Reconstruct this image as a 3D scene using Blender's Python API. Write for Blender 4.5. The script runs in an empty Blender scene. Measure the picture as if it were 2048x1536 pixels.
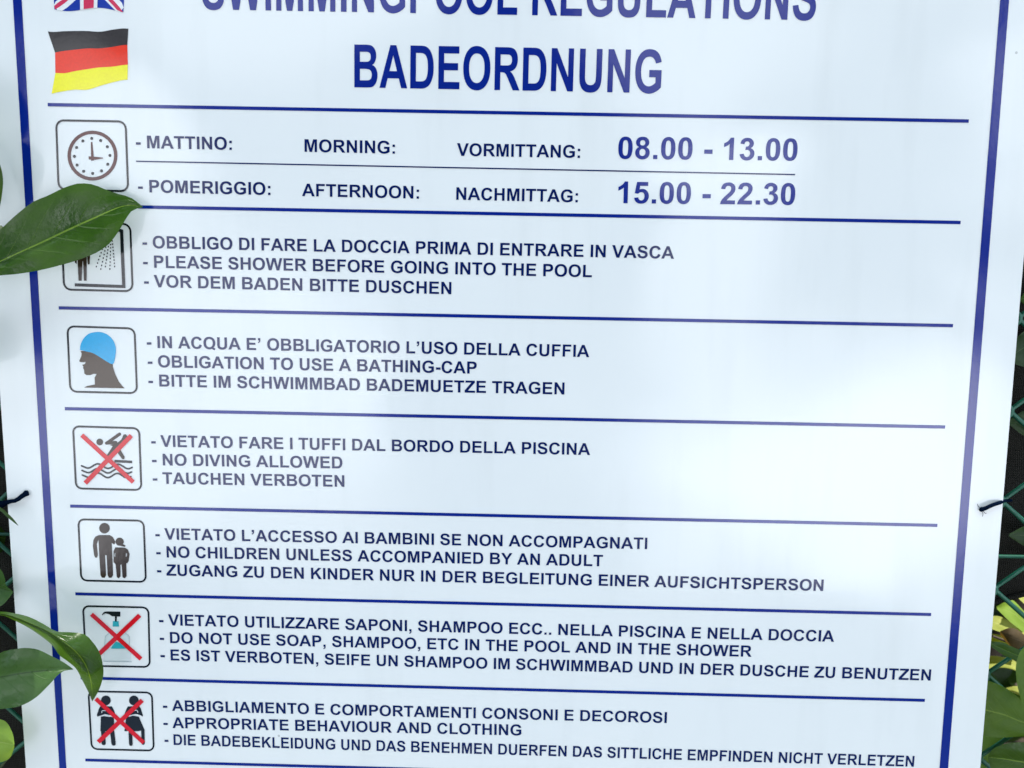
import bpy, math, random
from mathutils import Vector, Matrix
from mathutils.geometry import tessellate_polygon

random.seed(7)
scene = bpy.context.scene
COL = scene.collection
R = math.radians

# ------------------------------------------------------------------ survey of the sign
# Sign frame: x right, y up the board, z towards the viewer; origin at the foot of the camera's perpendicular.
F_PX = 2000.0                      # focal length for a 2048 px wide picture
K = 0.000245                       # metres on the board per pixel at the foot point
H = F_PX * K                       # camera distance from the board
ANG = (R(-8.497), R(1.711), R(0.794))
def _rot(a, b, c):
    return Matrix.Rotation(c, 3, 'Z') @ Matrix.Rotation(b, 3, 'Y') @ Matrix.Rotation(a, 3, 'X')
ROT = _rot(*ANG)
TILT = R(36)                       # the board leans back against the fence
MS = Matrix(((1, 0, 0, 0),
             (0, math.sin(TILT), -math.cos(TILT), 0),
             (0, math.cos(TILT), math.sin(TILT), 0.95),
             (0, 0, 0, 1)))
def PX(x, y, z=0.0):
    """point of the plane z (sign frame, metres) measured at photo pixel x, y"""
    d = ROT @ Vector((x - 1024.0, 768.0 - y, -F_PX))
    t = (z - H) / d.z
    return Vector((d.x * t, d.y * t, z))

# ------------------------------------------------------------------ camera
cd = bpy.data.cameras.new('camera')
cam = bpy.data.objects.new('camera', cd)
COL.objects.link(cam)
cd.sensor_width = 36.0
cd.lens = 36.0 * F_PX / 2048.0
cd.clip_start = 0.01
cd.clip_end = 500.0
cam.matrix_world = MS @ Matrix.Translation((0, 0, H)) @ ROT.to_4x4()
cd.dof.use_dof = True
cd.dof.focus_distance = 0.49
cd.dof.aperture_fstop = 15.0
scene.camera = cam

# ------------------------------------------------------------------ sky with clouds, sun
SUN_EL, SUN_AZ = R(46.5), R(35)         # azimuth measured from +Y (behind the board), positive = right
world = bpy.data.worlds.new('World')
scene.world = world
world.use_nodes = True
wn, wl = world.node_tree.nodes, world.node_tree.links
wn.clear()
def N(t, **kw):
    n = wn.new(t)
    for k, v in kw.items():
        setattr(n, k, v)
    return n
def val(sock, v):
    if isinstance(v, (int, float)):
        sock.default_value = v
    else:
        wl.new(v, sock)
def M(op, a, b=0.0, clamp=False):
    n = N('ShaderNodeMath', operation=op, use_clamp=clamp)
    val(n.inputs[0], a); val(n.inputs[1], b)
    return n.outputs[0]
def dotv(v, vec):
    n = N('ShaderNodeVectorMath', operation='DOT_PRODUCT')
    wl.new(v, n.inputs[0]); n.inputs[1].default_value = vec
    return n.outputs['Value']
out = N('ShaderNodeOutputWorld')
sky = N('ShaderNodeTexSky', sky_type='NISHITA', sun_disc=False, sun_elevation=SUN_EL, sun_rotation=SUN_AZ)
sky.air_density = 1.0; sky.dust_density = 0.0; sky.ozone_density = 3.0
tc = N('ShaderNodeTexCoord')
dirv = tc.outputs['Generated']
m3 = MS.to_3x3()
ax, ay, an = m3 @ Vector((1, 0, 0)), m3 @ Vector((0, 1, 0)), m3 @ Vector((0, 0, 1))
dz = M('MAXIMUM', dotv(dirv, an), 0.08)
U = M('DIVIDE', dotv(dirv, ax), dz)      # the made-up cloud deck seen on a plane facing the open sky in front
V = M('DIVIDE', dotv(dirv, ay), dz)
comb = N('ShaderNodeCombineXYZ')
wl.new(U, comb.inputs[0]); wl.new(V, comb.inputs[1])
nz = N('ShaderNodeTexNoise'); nz.inputs['Scale'].default_value = 5.0; nz.inputs['Detail'].default_value = 5.0
nz.inputs['Roughness'].default_value = 0.55
wl.new(comb.outputs[0], nz.inputs['Vector'])
sep = N('ShaderNodeSeparateColor')
wl.new(nz.outputs['Color'], sep.inputs[0])
WARP = 0.22
U2 = M('ADD', U, M('MULTIPLY', M('SUBTRACT', sep.outputs[0], 0.5), WARP))
V2 = M('ADD', V, M('MULTIPLY', M('SUBTRACT', sep.outputs[1], 0.5), WARP))
def glare_patch(x, y, rx, ry, amount, soft=0.55):
    """one soft patch of cloud laid where the board mirrors it: centre and half-sizes, edge softness"""
    c = PX(x, y); a, b = rx * K / H, ry * K / H
    e = M('SQRT', M('ADD', M('POWER', M('ABSOLUTE', M('DIVIDE', M('SUBTRACT', U2, c.x / H), a)), 2.0),
                    M('POWER', M('ABSOLUTE', M('DIVIDE', M('SUBTRACT', V2, c.y / H), b)), 2.0)))
    mr = N('ShaderNodeMapRange', interpolation_type='SMOOTHSTEP')
    wl.new(e, mr.inputs[0])
    mr.inputs[1].default_value = 1.0 + soft * 0.5; mr.inputs[2].default_value = 1.0 - soft * 0.5
    mr.inputs[3].default_value = 0.0; mr.inputs[4].default_value = amount
    return mr.outputs[0]
GLARE_BANKS = [(430, 790, 385, 320, .66, .2), (265, 300, 190, 130, .72, .5), (1440, 300, 175, 58, 1.0, .6),  # cloud layout made up for the glare it reflects on the board
         (1690, 950, 400, 205, 1.15, .75), (1450, 640, 125, 320, .5, .6), (590, -10, 290, 130, .42, .5),
         (1390, 40, 250, 150, .42, .5), (2020, 150, 130, 115, .62, .35), (1975, 615, 60, 32, .5, .4),
         (1960, 740, 70, 36, .5, .4), (1930, 900, 60, 46, .5, .4), (110, 130, 80, 50, .4, .6),
         (115, 1082, 60, 20, .55, .6), (20, 555, 110, 26, .7, .5), (30, 825, 150, 128, .74, .2), (1500, 1120, 260, 50, .45, .9),
         (30, 1010, 60, 30, .7, .5)]
cl = None
for b in GLARE_BANKS:
    k = glare_patch(*b)
    cl = k if cl is None else M('MAXIMUM', cl, k)
for g in ((30, 592, 170, 66, 1.0, .22), (150, 640, 110, 40, .8, .5)):      # openings of clear blue in the cloud
    cl = M('MULTIPLY', cl, M('SUBTRACT', 1.0, glare_patch(*g)))
# thin torn wisps low in the made-up deck
nw = N('ShaderNodeTexNoise'); nw.inputs['Scale'].default_value = 11.0; nw.inputs['Detail'].default_value = 5.0
wl.new(comb.outputs[0], nw.inputs['Vector'])
mw_ = N('ShaderNodeMapRange', interpolation_type='SMOOTHSTEP')
wl.new(nw.outputs[0], mw_.inputs[0]); mw_.inputs[1].default_value = 0.46; mw_.inputs[2].default_value = 0.64
wisps = M('MULTIPLY', mw_.outputs[0], M('MAXIMUM', glare_patch(110, 1110, 190, 130, .75, .8), glare_patch(1990, 330, 110, 500, .55, .8)))
cl = M('MAXIMUM', cl, wisps)
# the rest of the sky, away from the part described above, carries loose cumulus
nz2 = N('ShaderNodeTexNoise'); nz2.inputs['Scale'].default_value = 3.2; nz2.inputs['Detail'].default_value = 6.0
wl.new(dirv, nz2.inputs['Vector'])
mr2 = N('ShaderNodeMapRange', interpolation_type='SMOOTHSTEP')
wl.new(nz2.outputs[0], mr2.inputs[0])
mr2.inputs[1].default_value = 0.40; mr2.inputs[2].default_value = 0.60
rad = M('SQRT', M('ADD', M('POWER', M('ABSOLUTE', U), 2.0), M('POWER', M('ABSOLUTE', V), 2.0)))
far = N('ShaderNodeMapRange', interpolation_type='SMOOTHSTEP')
wl.new(rad, far.inputs[0]); far.inputs[1].default_value = 0.78; far.inputs[2].default_value = 1.15
loose = M('MULTIPLY', mr2.outputs[0], far.outputs[0])
SKY_STRENGTH, CLOUD, LOOSE = 0.065, 5.0, 2.5
bg1 = N('ShaderNodeBackground'); wl.new(sky.outputs[0], bg1.inputs[0]); bg1.inputs[1].default_value = SKY_STRENGTH
bg2 = N('ShaderNodeBackground'); bg2.inputs[0].default_value = (0.93, 0.95, 1.0, 1)
wl.new(M('MULTIPLY', cl, CLOUD), bg2.inputs[1])
inv = M('SUBTRACT', 1.0, M('MULTIPLY', M('MAXIMUM', cl, loose), 0.8), clamp=True)
wl.new(M('MULTIPLY', inv, SKY_STRENGTH), bg1.inputs[1])
addw = N('ShaderNodeAddShader')
wl.new(bg1.outputs[0], addw.inputs[0]); wl.new(bg2.outputs[0], addw.inputs[1])
bg3 = N('ShaderNodeBackground'); bg3.inputs[0].default_value = (0.78, 0.95, 1.03, 1)
wl.new(M('MULTIPLY', loose, LOOSE), bg3.inputs[1])
addw2 = N('ShaderNodeAddShader')
wl.new(addw.outputs[0], addw2.inputs[0]); wl.new(bg3.outputs[0], addw2.inputs[1])
wl.new(addw2.outputs[0], out.inputs[0])

sd = bpy.data.lights.new('sun', 'SUN')
sd.energy = 5.0; sd.angle = R(0.5); sd.color = (1.0, 0.95, 0.86)
sun = bpy.data.objects.new('sun', sd); COL.objects.link(sun)
sun_dir = Vector((math.sin(SUN_AZ) * math.cos(SUN_EL), math.cos(SUN_AZ) * math.cos(SUN_EL), math.sin(SUN_EL)))
sun.rotation_euler = sun_dir.to_track_quat('Z', 'Y').to_euler()
sun.location = (0, 3, 5)

vs = scene.view_settings
vs.view_transform = 'Standard'; vs.look = 'None'; vs.exposure = 0.40; vs.gamma = 1.0; vs.use_curve_mapping = False

# ------------------------------------------------------------------ object helpers
def tag(o, label=None, cat=None, group=None, kind=None):
    if label: o['label'] = label
    if cat: o['category'] = cat
    if group: o['group'] = group
    if kind: o['kind'] = kind
    return o
def mesh(name, verts, faces, mats, parent=None, midx=None, smooth=False, uvs=None):
    me = bpy.data.meshes.new(name)
    me.from_pydata([tuple(v) for v in verts], [], faces)
    for m in (mats if isinstance(mats, (list, tuple)) else [mats]):
        me.materials.append(m)
    if midx:
        for p, i in zip(me.polygons, midx): p.material_index = i
    if smooth:
        for p in me.polygons: p.use_smooth = True
    if uvs:
        ul = me.uv_layers.new(name='UVMap')
        for lp in me.loops: ul.data[lp.index].uv = uvs[lp.vertex_index]
    me.update()
    o = bpy.data.objects.new(name, me)
    COL.objects.link(o)
    if parent is not None: o.parent = parent
    else: o.matrix_world = MS
    return o
def empty(name, loc=(0, 0, 0)):
    o = bpy.data.objects.new(name, None)
    COL.objects.link(o)
    o.empty_display_size = 0.02
    o.matrix_world = MS @ Matrix.Translation(loc)
    return o
class MB:
    def __init__(s): s.v, s.f, s.m = [], [], []
    def poly(s, contours, z=0.0, mi=0):
        """flat filled outline with holes; contours are lists of 2-D points"""
        tri = tessellate_polygon([[Vector((p[0], p[1], 0)) for p in c] for c in contours])
        flat = [p for c in contours for p in c]
        b = len(s.v)
        s.v += [Vector((p[0], p[1], z)) for p in flat]
        for t in tri:
            a, c, d = (flat[i] for i in t)
            ar = (c[0]-a[0])*(d[1]-a[1]) - (c[1]-a[1])*(d[0]-a[0])
            if abs(ar) < 1e-14: continue
            s.f.append(tuple(b + i for i in (t if ar > 0 else t[::-1]))); s.m.append(mi)
    def tube(s, pts, rad, n=8, mi=0, cap=True):
        pts = [Vector(p) for p in pts]
        rr = rad if isinstance(rad, (list, tuple)) else [rad] * len(pts)
        b = len(s.v)
        for i, p in enumerate(pts):
            t = (pts[min(i+1, len(pts)-1)] - pts[max(i-1, 0)]).normalized()
            up = Vector((0, 0, 1)) if abs(t.z) < .9 else Vector((0, 1, 0))
            e1 = t.cross(up).normalized(); e2 = t.cross(e1)
            for k in range(n):
                a = 2*math.pi*k/n
                s.v.append(p + (e1*math.cos(a) + e2*math.sin(a)) * rr[i])
        for i in range(len(pts)-1):
            for k in range(n):
                q = [b+i*n+k, b+i*n+(k+1) % n, b+(i+1)*n+(k+1) % n, b+(i+1)*n+k]
                s.f.append(tuple(q)); s.m.append(mi)
        if cap:
            s.f.append(tuple(b+k for k in range(n))); s.m.append(mi)
            s.f.append(tuple(b+(len(pts)-1)*n+k for k in range(n))[::-1]); s.m.append(mi)
    def box(s, x0, x1, y0, y1, z0, z1, mi=0):
        b = len(s.v)
        s.v += [Vector((x, y, z)) for z in (z0, z1) for y in (y0, y1) for x in (x0, x1)]
        for q in ((0,2,3,1),(4,5,7,6),(0,1,5,4),(2,6,7,3),(0,4,6,2),(1,3,7,5)):
            s.f.append(tuple(b+i for i in q)); s.m.append(mi)
    def build(s, name, mats, parent=None, smooth=False):
        return mesh(name, s.v, s.f, mats, parent, s.m, smooth)
def catmull(pts, n):
    """n points evenly spaced along a smooth curve through pts"""
    P = [Vector(p) for p in pts]
    P = [P[0]*2 - P[1]] + P + [P[-1]*2 - P[-2]]
    fine = []
    for i in range(1, len(P)-2):
        for k in range(12):
            t = k/12
            a, b, c, d = P[i-1], P[i], P[i+1], P[i+2]
            fine.append(0.5*((2*b) + (c-a)*t + (2*a-5*b+4*c-d)*t*t + (3*b-a-3*c+d)*t**3))
    fine.append(P[-2])
    L = [0.0]
    for a, b in zip(fine, fine[1:]): L.append(L[-1] + (b-a).length)
    res, j = [], 0
    for k in range(n):
        s = L[-1]*k/(n-1)
        while j < len(L)-2 and L[j+1] < s: j += 1
        w = (s-L[j])/max(L[j+1]-L[j], 1e-12)
        res.append(fine[j].lerp(fine[j+1], min(max(w, 0), 1)))
    return res

# ------------------------------------------------------------------ materials
def newmat(name):
    m = bpy.data.materials.new(name); m.use_nodes = True
    nt = m.node_tree
    return m, nt, nt.nodes['Principled BSDF']
def coat_bump(nt, bs, strength=1.0):
    """the same slight waviness and orange-peel of the laminate over board and print"""
    g = nt.nodes.new('ShaderNodeNewGeometry')
    mp = nt.nodes.new('ShaderNodeMapping'); mp.inputs['Scale'].default_value = (1, 1, 1)
    nt.links.new(g.outputs['Position'], mp.inputs[0])
    n1 = nt.nodes.new('ShaderNodeTexNoise'); n1.inputs['Scale'].default_value = 9; n1.inputs['Detail'].default_value = 1
    n2 = nt.nodes.new('ShaderNodeTexNoise'); n2.inputs['Scale'].default_value = 420; n2.inputs['Detail'].default_value = 2
    for n in (n1, n2): nt.links.new(mp.outputs[0], n.inputs['Vector'])
    b1 = nt.nodes.new('ShaderNodeBump'); b1.inputs['Strength'].default_value = 1.0 * strength; b1.inputs['Distance'].default_value = 0.0016
    b2 = nt.nodes.new('ShaderNodeBump'); b2.inputs['Strength'].default_value = 0.5 * strength; b2.inputs['Distance'].default_value = 0.00003
    nt.links.new(n1.outputs[0], b1.inputs['Height']); nt.links.new(n2.outputs[0], b2.inputs['Height'])
    nt.links.new(b1.outputs[0], b2.inputs['Normal'])
    nt.links.new(b2.outputs[0], bs.inputs['Normal'])
def ink(name, col, var=0.22):
    m, nt, bs = newmat(name)
    n = nt.nodes.new('ShaderNodeTexNoise'); n.inputs['Scale'].default_value = 900; n.inputs['Detail'].default_value = 2
    g = nt.nodes.new('ShaderNodeNewGeometry'); nt.links.new(g.outputs['Position'], n.inputs['Vector'])
    mx = nt.nodes.new('ShaderNodeMix'); mx.data_type = 'RGBA'
    mx.inputs['A'].default_value = (*[c*(1-var) for c in col], 1)
    mx.inputs['B'].default_value = (*[min(1, c*(1+var)) for c in col], 1)
    nf = nt.nodes.new('ShaderNodeTexNoise'); nf.inputs['Scale'].default_value = 55; nf.inputs['Detail'].default_value = 4
    nt.links.new(g.outputs['Position'], nf.inputs['Vector'])
    am = nt.nodes.new('ShaderNodeMath'); am.operation = 'ADD'
    hm = nt.nodes.new('ShaderNodeMath'); hm.operation = 'MULTIPLY'; hm.inputs[1].default_value = .5
    nt.links.new(n.outputs[0], hm.inputs[0])
    h2 = nt.nodes.new('ShaderNodeMath'); h2.operation = 'MULTIPLY'; h2.inputs[1].default_value = .5
    nt.links.new(nf.outputs[0], h2.inputs[0])
    nt.links.new(hm.outputs[0], am.inputs[0]); nt.links.new(h2.outputs[0], am.inputs[1])
    nt.links.new(am.outputs[0], mx.inputs['Factor'])
    nt.links.new(mx.outputs['Result'], bs.inputs['Base Color'])
    bs.inputs['Roughness'].default_value = 0.1
    bs.inputs['IOR'].default_value = 1.45
    coat_bump(nt, bs)
    return m
def board_mat():
    m, nt, bs = newmat('white_laminate')
    g = nt.nodes.new('ShaderNodeNewGeometry')
    n = nt.nodes.new('ShaderNodeTexNoise'); n.inputs['Scale'].default_value = 14; n.inputs['Detail'].default_value = 5
    v = nt.nodes.new('ShaderNodeTexVoronoi'); v.inputs['Scale'].default_value = 34
    v2 = nt.nodes.new('ShaderNodeTexNoise'); v2.inputs['Scale'].default_value = 11
    for q in (n, v, v2): nt.links.new(g.outputs['Position'], q.inputs['Vector'])
    mx = nt.nodes.new('ShaderNodeMix'); mx.data_type = 'RGBA'
    mx.inputs['A'].default_value = (0.77, 0.78, 0.78, 1); mx.inputs['B'].default_value = (0.82, 0.82, 0.81, 1)
    nt.links.new(n.outputs[0], mx.inputs['Factor'])
    # sparse specks of dirt
    lt = nt.nodes.new('ShaderNodeMath'); lt.operation = 'LESS_THAN'; lt.inputs[1].default_value = 0.022
    nt.links.new(v.outputs['Distance'], lt.inputs[0])
    gt = nt.nodes.new('ShaderNodeMath'); gt.operation = 'GREATER_THAN'; gt.inputs[1].default_value = 0.58
    nt.links.new(v2.outputs[0], gt.inputs[0])
    mu = nt.nodes.new('ShaderNodeMath'); mu.operation = 'MULTIPLY'
    nt.links.new(lt.outputs[0], mu.inputs[0]); nt.links.new(gt.outputs[0], mu.inputs[1])
    m2 = nt.nodes.new('ShaderNodeMath'); m2.operation = 'MULTIPLY'; m2.inputs[1].default_value = 0.45
    nt.links.new(mu.outputs[0], m2.inputs[0])
    mx2 = nt.nodes.new('ShaderNodeMix'); mx2.data_type = 'RGBA'
    nt.links.new(mx.outputs['Result'], mx2.inputs['A']); mx2.inputs['B'].default_value = (0.2, 0.19, 0.17, 1)
    nt.links.new(m2.outputs[0], mx2.inputs['Factor'])
    # faint run marks and smears of dust on the laminate
    mp = nt.nodes.new('ShaderNodeMapping'); mp.inputs['Scale'].default_value = (70, 9, 9); mp.inputs['Rotation'].default_value = (0, 0.12, 0)
    nt.links.new(g.outputs['Position'], mp.inputs[0])
    ns = nt.nodes.new('ShaderNodeTexNoise'); ns.inputs['Scale'].default_value = 1.0; ns.inputs['Detail'].default_value = 6
    nt.links.new(mp.outputs[0], ns.inputs['Vector'])
    rs = nt.nodes.new('ShaderNodeMapRange'); nt.links.new(ns.outputs[0], rs.inputs[0])
    rs.inputs[1].default_value = .52; rs.inputs[2].default_value = .78; rs.inputs[4].default_value = .11
    mx3 = nt.nodes.new('ShaderNodeMix'); mx3.data_type = 'RGBA'
    nt.links.new(rs.outputs[0], mx3.inputs['Factor']); nt.links.new(mx2.outputs['Result'], mx3.inputs['A'])
    mx3.inputs['B'].default_value = (0.48, 0.49, 0.47, 1)
    nt.links.new(mx3.outputs['Result'], bs.inputs['Base Color'])
    rg = nt.nodes.new('ShaderNodeMapRange'); nt.links.new(n.outputs[0], rg.inputs[0])
    rg.inputs[1].default_value = .35; rg.inputs[2].default_value = .7; rg.inputs[3].default_value = .07; rg.inputs[4].default_value = .16
    nt.links.new(rg.outputs[0], bs.inputs['Roughness'])
    bs.inputs['IOR'].default_value = 1.45
    coat_bump(nt, bs)
    return m
BOARD = board_mat()
BLUE = ink('blue_ink', (0.0005, 0.014, 0.21))
NAVY = ink('navy_ink', (0.001, 0.009, 0.085))
BLACK = ink('black_ink', (0.008, 0.010, 0.016))
BROWN = ink('brown_black_ink', (0.032, 0.018, 0.012), .2)
MAROON = ink('maroon_ink', (0.085, 0.012, 0.012), .2)
CAPBLUE = ink('sky_blue_ink', (0.0, 0.35, 0.66))
RED = ink('red_ink', (0.66, 0.006, 0.018))
FLAGK = ink('flag_black_ink', (0.035, 0.03, 0.03), .3)
FLAGR = ink('flag_red_ink', (0.80, 0.032, 0.008))
FLAGY = ink('flag_yellow_ink', (0.95, 0.78, 0.002))
FLAGB = ink('flag_blue_ink', (0.012, 0.04, 0.32))
FLAGW = ink('flag_white_ink', (0.80, 0.80, 0.80))
FLAGP = ink('flag_rose_ink', (0.62, 0.04, 0.10))
TEAL = ink('teal_ink', (0.03, 0.36, 0.42))
PALE = ink('pale_grey_ink', (0.66, 0.70, 0.71), .03)
PALELINE = ink('grey_line_ink', (0.36, 0.44, 0.47))

def plain(name, col, rough=0.5, bump=0.0, scale=60):
    m, nt, bs = newmat(name)
    n = nt.nodes.new('ShaderNodeTexNoise'); n.inputs['Scale'].default_value = scale; n.inputs['Detail'].default_value = 4
    g = nt.nodes.new('ShaderNodeNewGeometry'); nt.links.new(g.outputs['Position'], n.inputs['Vector'])
    mx = nt.nodes.new('ShaderNodeMix'); mx.data_type = 'RGBA'
    mx.inputs['A'].default_value = (*[c*0.7 for c in col], 1); mx.inputs['B'].default_value = (*[min(1, c*1.3) for c in col], 1)
    nt.links.new(n.outputs[0], mx.inputs['Factor']); nt.links.new(mx.outputs['Result'], bs.inputs['Base Color'])
    bs.inputs['Roughness'].default_value = rough
    if bump:
        b = nt.nodes.new('ShaderNodeBump'); b.inputs['Distance'].default_value = bump; b.inputs['Strength'].default_value = .6
        nt.links.new(n.outputs[0], b.inputs['Height']); nt.links.new(b.outputs[0], bs.inputs['Normal'])
    return m
EDGE_SHEET = plain('navy_edge_sheet', (0.006, 0.010, 0.028), .4)
WIRE = plain('green_plastic_wire', (0.012, 0.115, 0.07), .35, scale=200)
TIE = plain('navy_tie_cord', (0.002, 0.006, 0.018), .7, .0004, 900)
TIE.node_tree.nodes['Principled BSDF'].inputs['Specular IOR Level'].default_value = 0.0
BARK = plain('bark', (0.09, 0.065, 0.045), .85, .001, 300)
TWIG = plain('green_stem', (0.10, 0.13, 0.06), .6, .0004, 300)
SOIL = plain('soil_ground', (0.09, 0.07, 0.05), .95, .01, 25)

def leaf_mat(name, dark, light, rib, trans=0.3, rough=0.3, tmul=1.0):
    """leaf blade: UV x runs along the midrib, y across (0.5 = midrib)"""
    m, nt, bs = newmat(name)
    L = nt.links.new
    uv = nt.nodes.new('ShaderNodeUVMap')
    sp = nt.nodes.new('ShaderNodeSeparateXYZ'); L(uv.outputs[0], sp.inputs[0])
    def mth(op, a, b=0.0, clamp=False):
        n = nt.nodes.new('ShaderNodeMath'); n.operation = op; n.use_clamp = clamp
        for s, v in ((n.inputs[0], a), (n.inputs[1], b)):
            if isinstance(v, (int, float)): s.default_value = v
            else: L(v, s)
        return n.outputs[0]
    g = nt.nodes.new('ShaderNodeNewGeometry')
    n1 = nt.nodes.new('ShaderNodeTexNoise'); n1.inputs['Scale'].default_value = 45; n1.inputs['Detail'].default_value = 5
    n2 = nt.nodes.new('ShaderNodeTexNoise'); n2.inputs['Scale'].default_value = 700; n2.inputs['Detail'].default_value = 3
    for n in (n1, n2): L(g.outputs['Position'], n.inputs['Vector'])
    off = mth('ABSOLUTE', mth('SUBTRACT', sp.outputs[1], 0.5))
    ribm = nt.nodes.new('ShaderNodeMapRange'); ribm.interpolation_type = 'SMOOTHSTEP'
    L(off, ribm.inputs[0]); ribm.inputs[1].default_value = 0.018; ribm.inputs[2].default_value = 0.003
    # side veins leave the midrib slanting towards the tip
    ph = mth('MULTIPLY', mth('SUBTRACT', mth('ADD', sp.outputs[0], mth('MULTIPLY', n1.outputs[0], 0.06)), mth('MULTIPLY', off, 0.42)), 9.0)
    fr = mth('ABSOLUTE', mth('SUBTRACT', mth('FRACT', ph), 0.5))
    ven = nt.nodes.new('ShaderNodeMapRange'); ven.interpolation_type = 'SMOOTHSTEP'
    L(fr, ven.inputs[0]); ven.inputs[1].default_value = 0.055; ven.inputs[2].default_value = 0.0
    veins = mth('MULTIPLY', ven.outputs[0], mth('SUBTRACT', 0.15, mth('MULTIPLY', off, 0.33)), True)
    mx = nt.nodes.new('ShaderNodeMix'); mx.data_type = 'RGBA'
    mx.inputs['A'].default_value = (*dark, 1); mx.inputs['B'].default_value = (*light, 1)
    mrn = nt.nodes.new('ShaderNodeMapRange'); L(n1.outputs[0], mrn.inputs[0]); mrn.inputs[1].default_value = .3; mrn.inputs[2].default_value = .7
    L(mth('ADD', mth('MULTIPLY', mrn.outputs[0], .75), mth('MULTIPLY', n2.outputs[0], .3)), mx.inputs['Factor'])
    mx2 = nt.nodes.new('ShaderNodeMix'); mx2.data_type = 'RGBA'
    L(mth('MAXIMUM', mth('MULTIPLY', ribm.outputs[0], .9), veins), mx2.inputs['Factor'])
    L(mx.outputs['Result'], mx2.inputs['A']); mx2.inputs['B'].default_value = (*rib, 1)
    colout = mx2.outputs['Result']
    L(colout, bs.inputs['Base Color'])
    bs.inputs['Roughness'].default_value = rough
    bs.inputs['IOR'].default_value = 1.42
    rr = nt.nodes.new('ShaderNodeMapRange'); L(n1.outputs[0], rr.inputs[0]); rr.inputs[1].default_value = .35; rr.inputs[2].default_value = .65
    rr.inputs[3].default_value = rough - .10; rr.inputs[4].default_value = rough + .14; L(rr.outputs[0], bs.inputs['Roughness'])
    bp = nt.nodes.new('ShaderNodeBump'); bp.inputs['Distance'].default_value = 0.0014; bp.inputs['Strength'].default_value = .7
    L(mth('ADD', mth('MULTIPLY', n1.outputs[0], 1.6), mth('ADD', mth('MULTIPLY', n2.outputs[0], .12), mth('MULTIPLY', veins, -1.0))), bp.inputs['Height'])
    L(bp.outputs[0], bs.inputs['Normal'])
    tr = nt.nodes.new('ShaderNodeBsdfTranslucent')
    hs = nt.nodes.new('ShaderNodeMix'); hs.data_type = 'RGBA'; hs.blend_type = 'MULTIPLY'; hs.inputs['Factor'].default_value = 1
    L(colout, hs.inputs['A']); hs.inputs['B'].default_value = (3.6*tmul, 3.2*tmul, 0.9*tmul, 1)
    L(hs.outputs['Result'], tr.inputs[0])
    ms = nt.nodes.new('ShaderNodeMixShader'); ms.inputs[0].default_value = trans
    L(bs.outputs[0], ms.inputs[1]); L(tr.outputs[0], ms.inputs[2])
    L(ms.outputs[0], nt.nodes['Material Output'].inputs[0])
    return m
LEAF = leaf_mat('laurel_leaf', (0.026, 0.070, 0.006), (0.058, 0.120, 0.008), (0.20, 0.32, 0.04), .34, .38)
LEAFDK = leaf_mat('old_laurel_leaf', (0.018, 0.045, 0.012), (0.035, 0.075, 0.018), (0.08, 0.14, 0.04), .22, .35)
LEAFSH = leaf_mat('glossy_laurel_leaf', (0.014, 0.046, 0.003), (0.036, 0.086, 0.006), (0.15, 0.25, 0.03), .24, .28)
LEAFGR = leaf_mat('grey_green_laurel_leaf', (0.030, 0.080, 0.020), (0.055, 0.120, 0.034), (0.022, 0.055, 0.014), .25, .3)
LEAFMD = leaf_mat('fresh_laurel_leaf', (0.060, 0.125, 0.010), (0.105, 0.185, 0.016), (0.20, 0.30, 0.05), .38, .42)
LEAFLT = leaf_mat('young_laurel_leaf', (0.06, 0.13, 0.012), (0.10, 0.19, 0.02), (0.20, 0.30, 0.06), .42, .4)
LEAFDRY = leaf_mat('dry_leaf', (0.07, 0.045, 0.02), (0.13, 0.09, 0.04), (0.16, 0.11, 0.06), .25, .7)
LEAFPALE = leaf_mat('sunlit_pale_leaf', (0.20, 0.25, 0.04), (0.48, 0.50, 0.13), (0.45, 0.48, 0.2), .3, .5, .5)  # pale blade colour with strong sunlight put into it
LEAFYG = leaf_mat('sunlit_yellow_green_leaf', (0.17, 0.29, 0.03), (0.27, 0.41, 0.07), (0.32, 0.42, 0.12), .3, .45, .6)  # base colour raised so the blade looks lit by the sun
LEAVES = [LEAF, LEAFDK, LEAFLT, LEAFDRY]

# ------------------------------------------------------------------ setting
gm = MB(); gm.box(-30, 30, -30, 30, -0.2, 0.0)
gnd = gm.build('ground', SOIL); gnd.matrix_world = Matrix.Identity(4)
tag(gnd, kind='structure')

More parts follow.
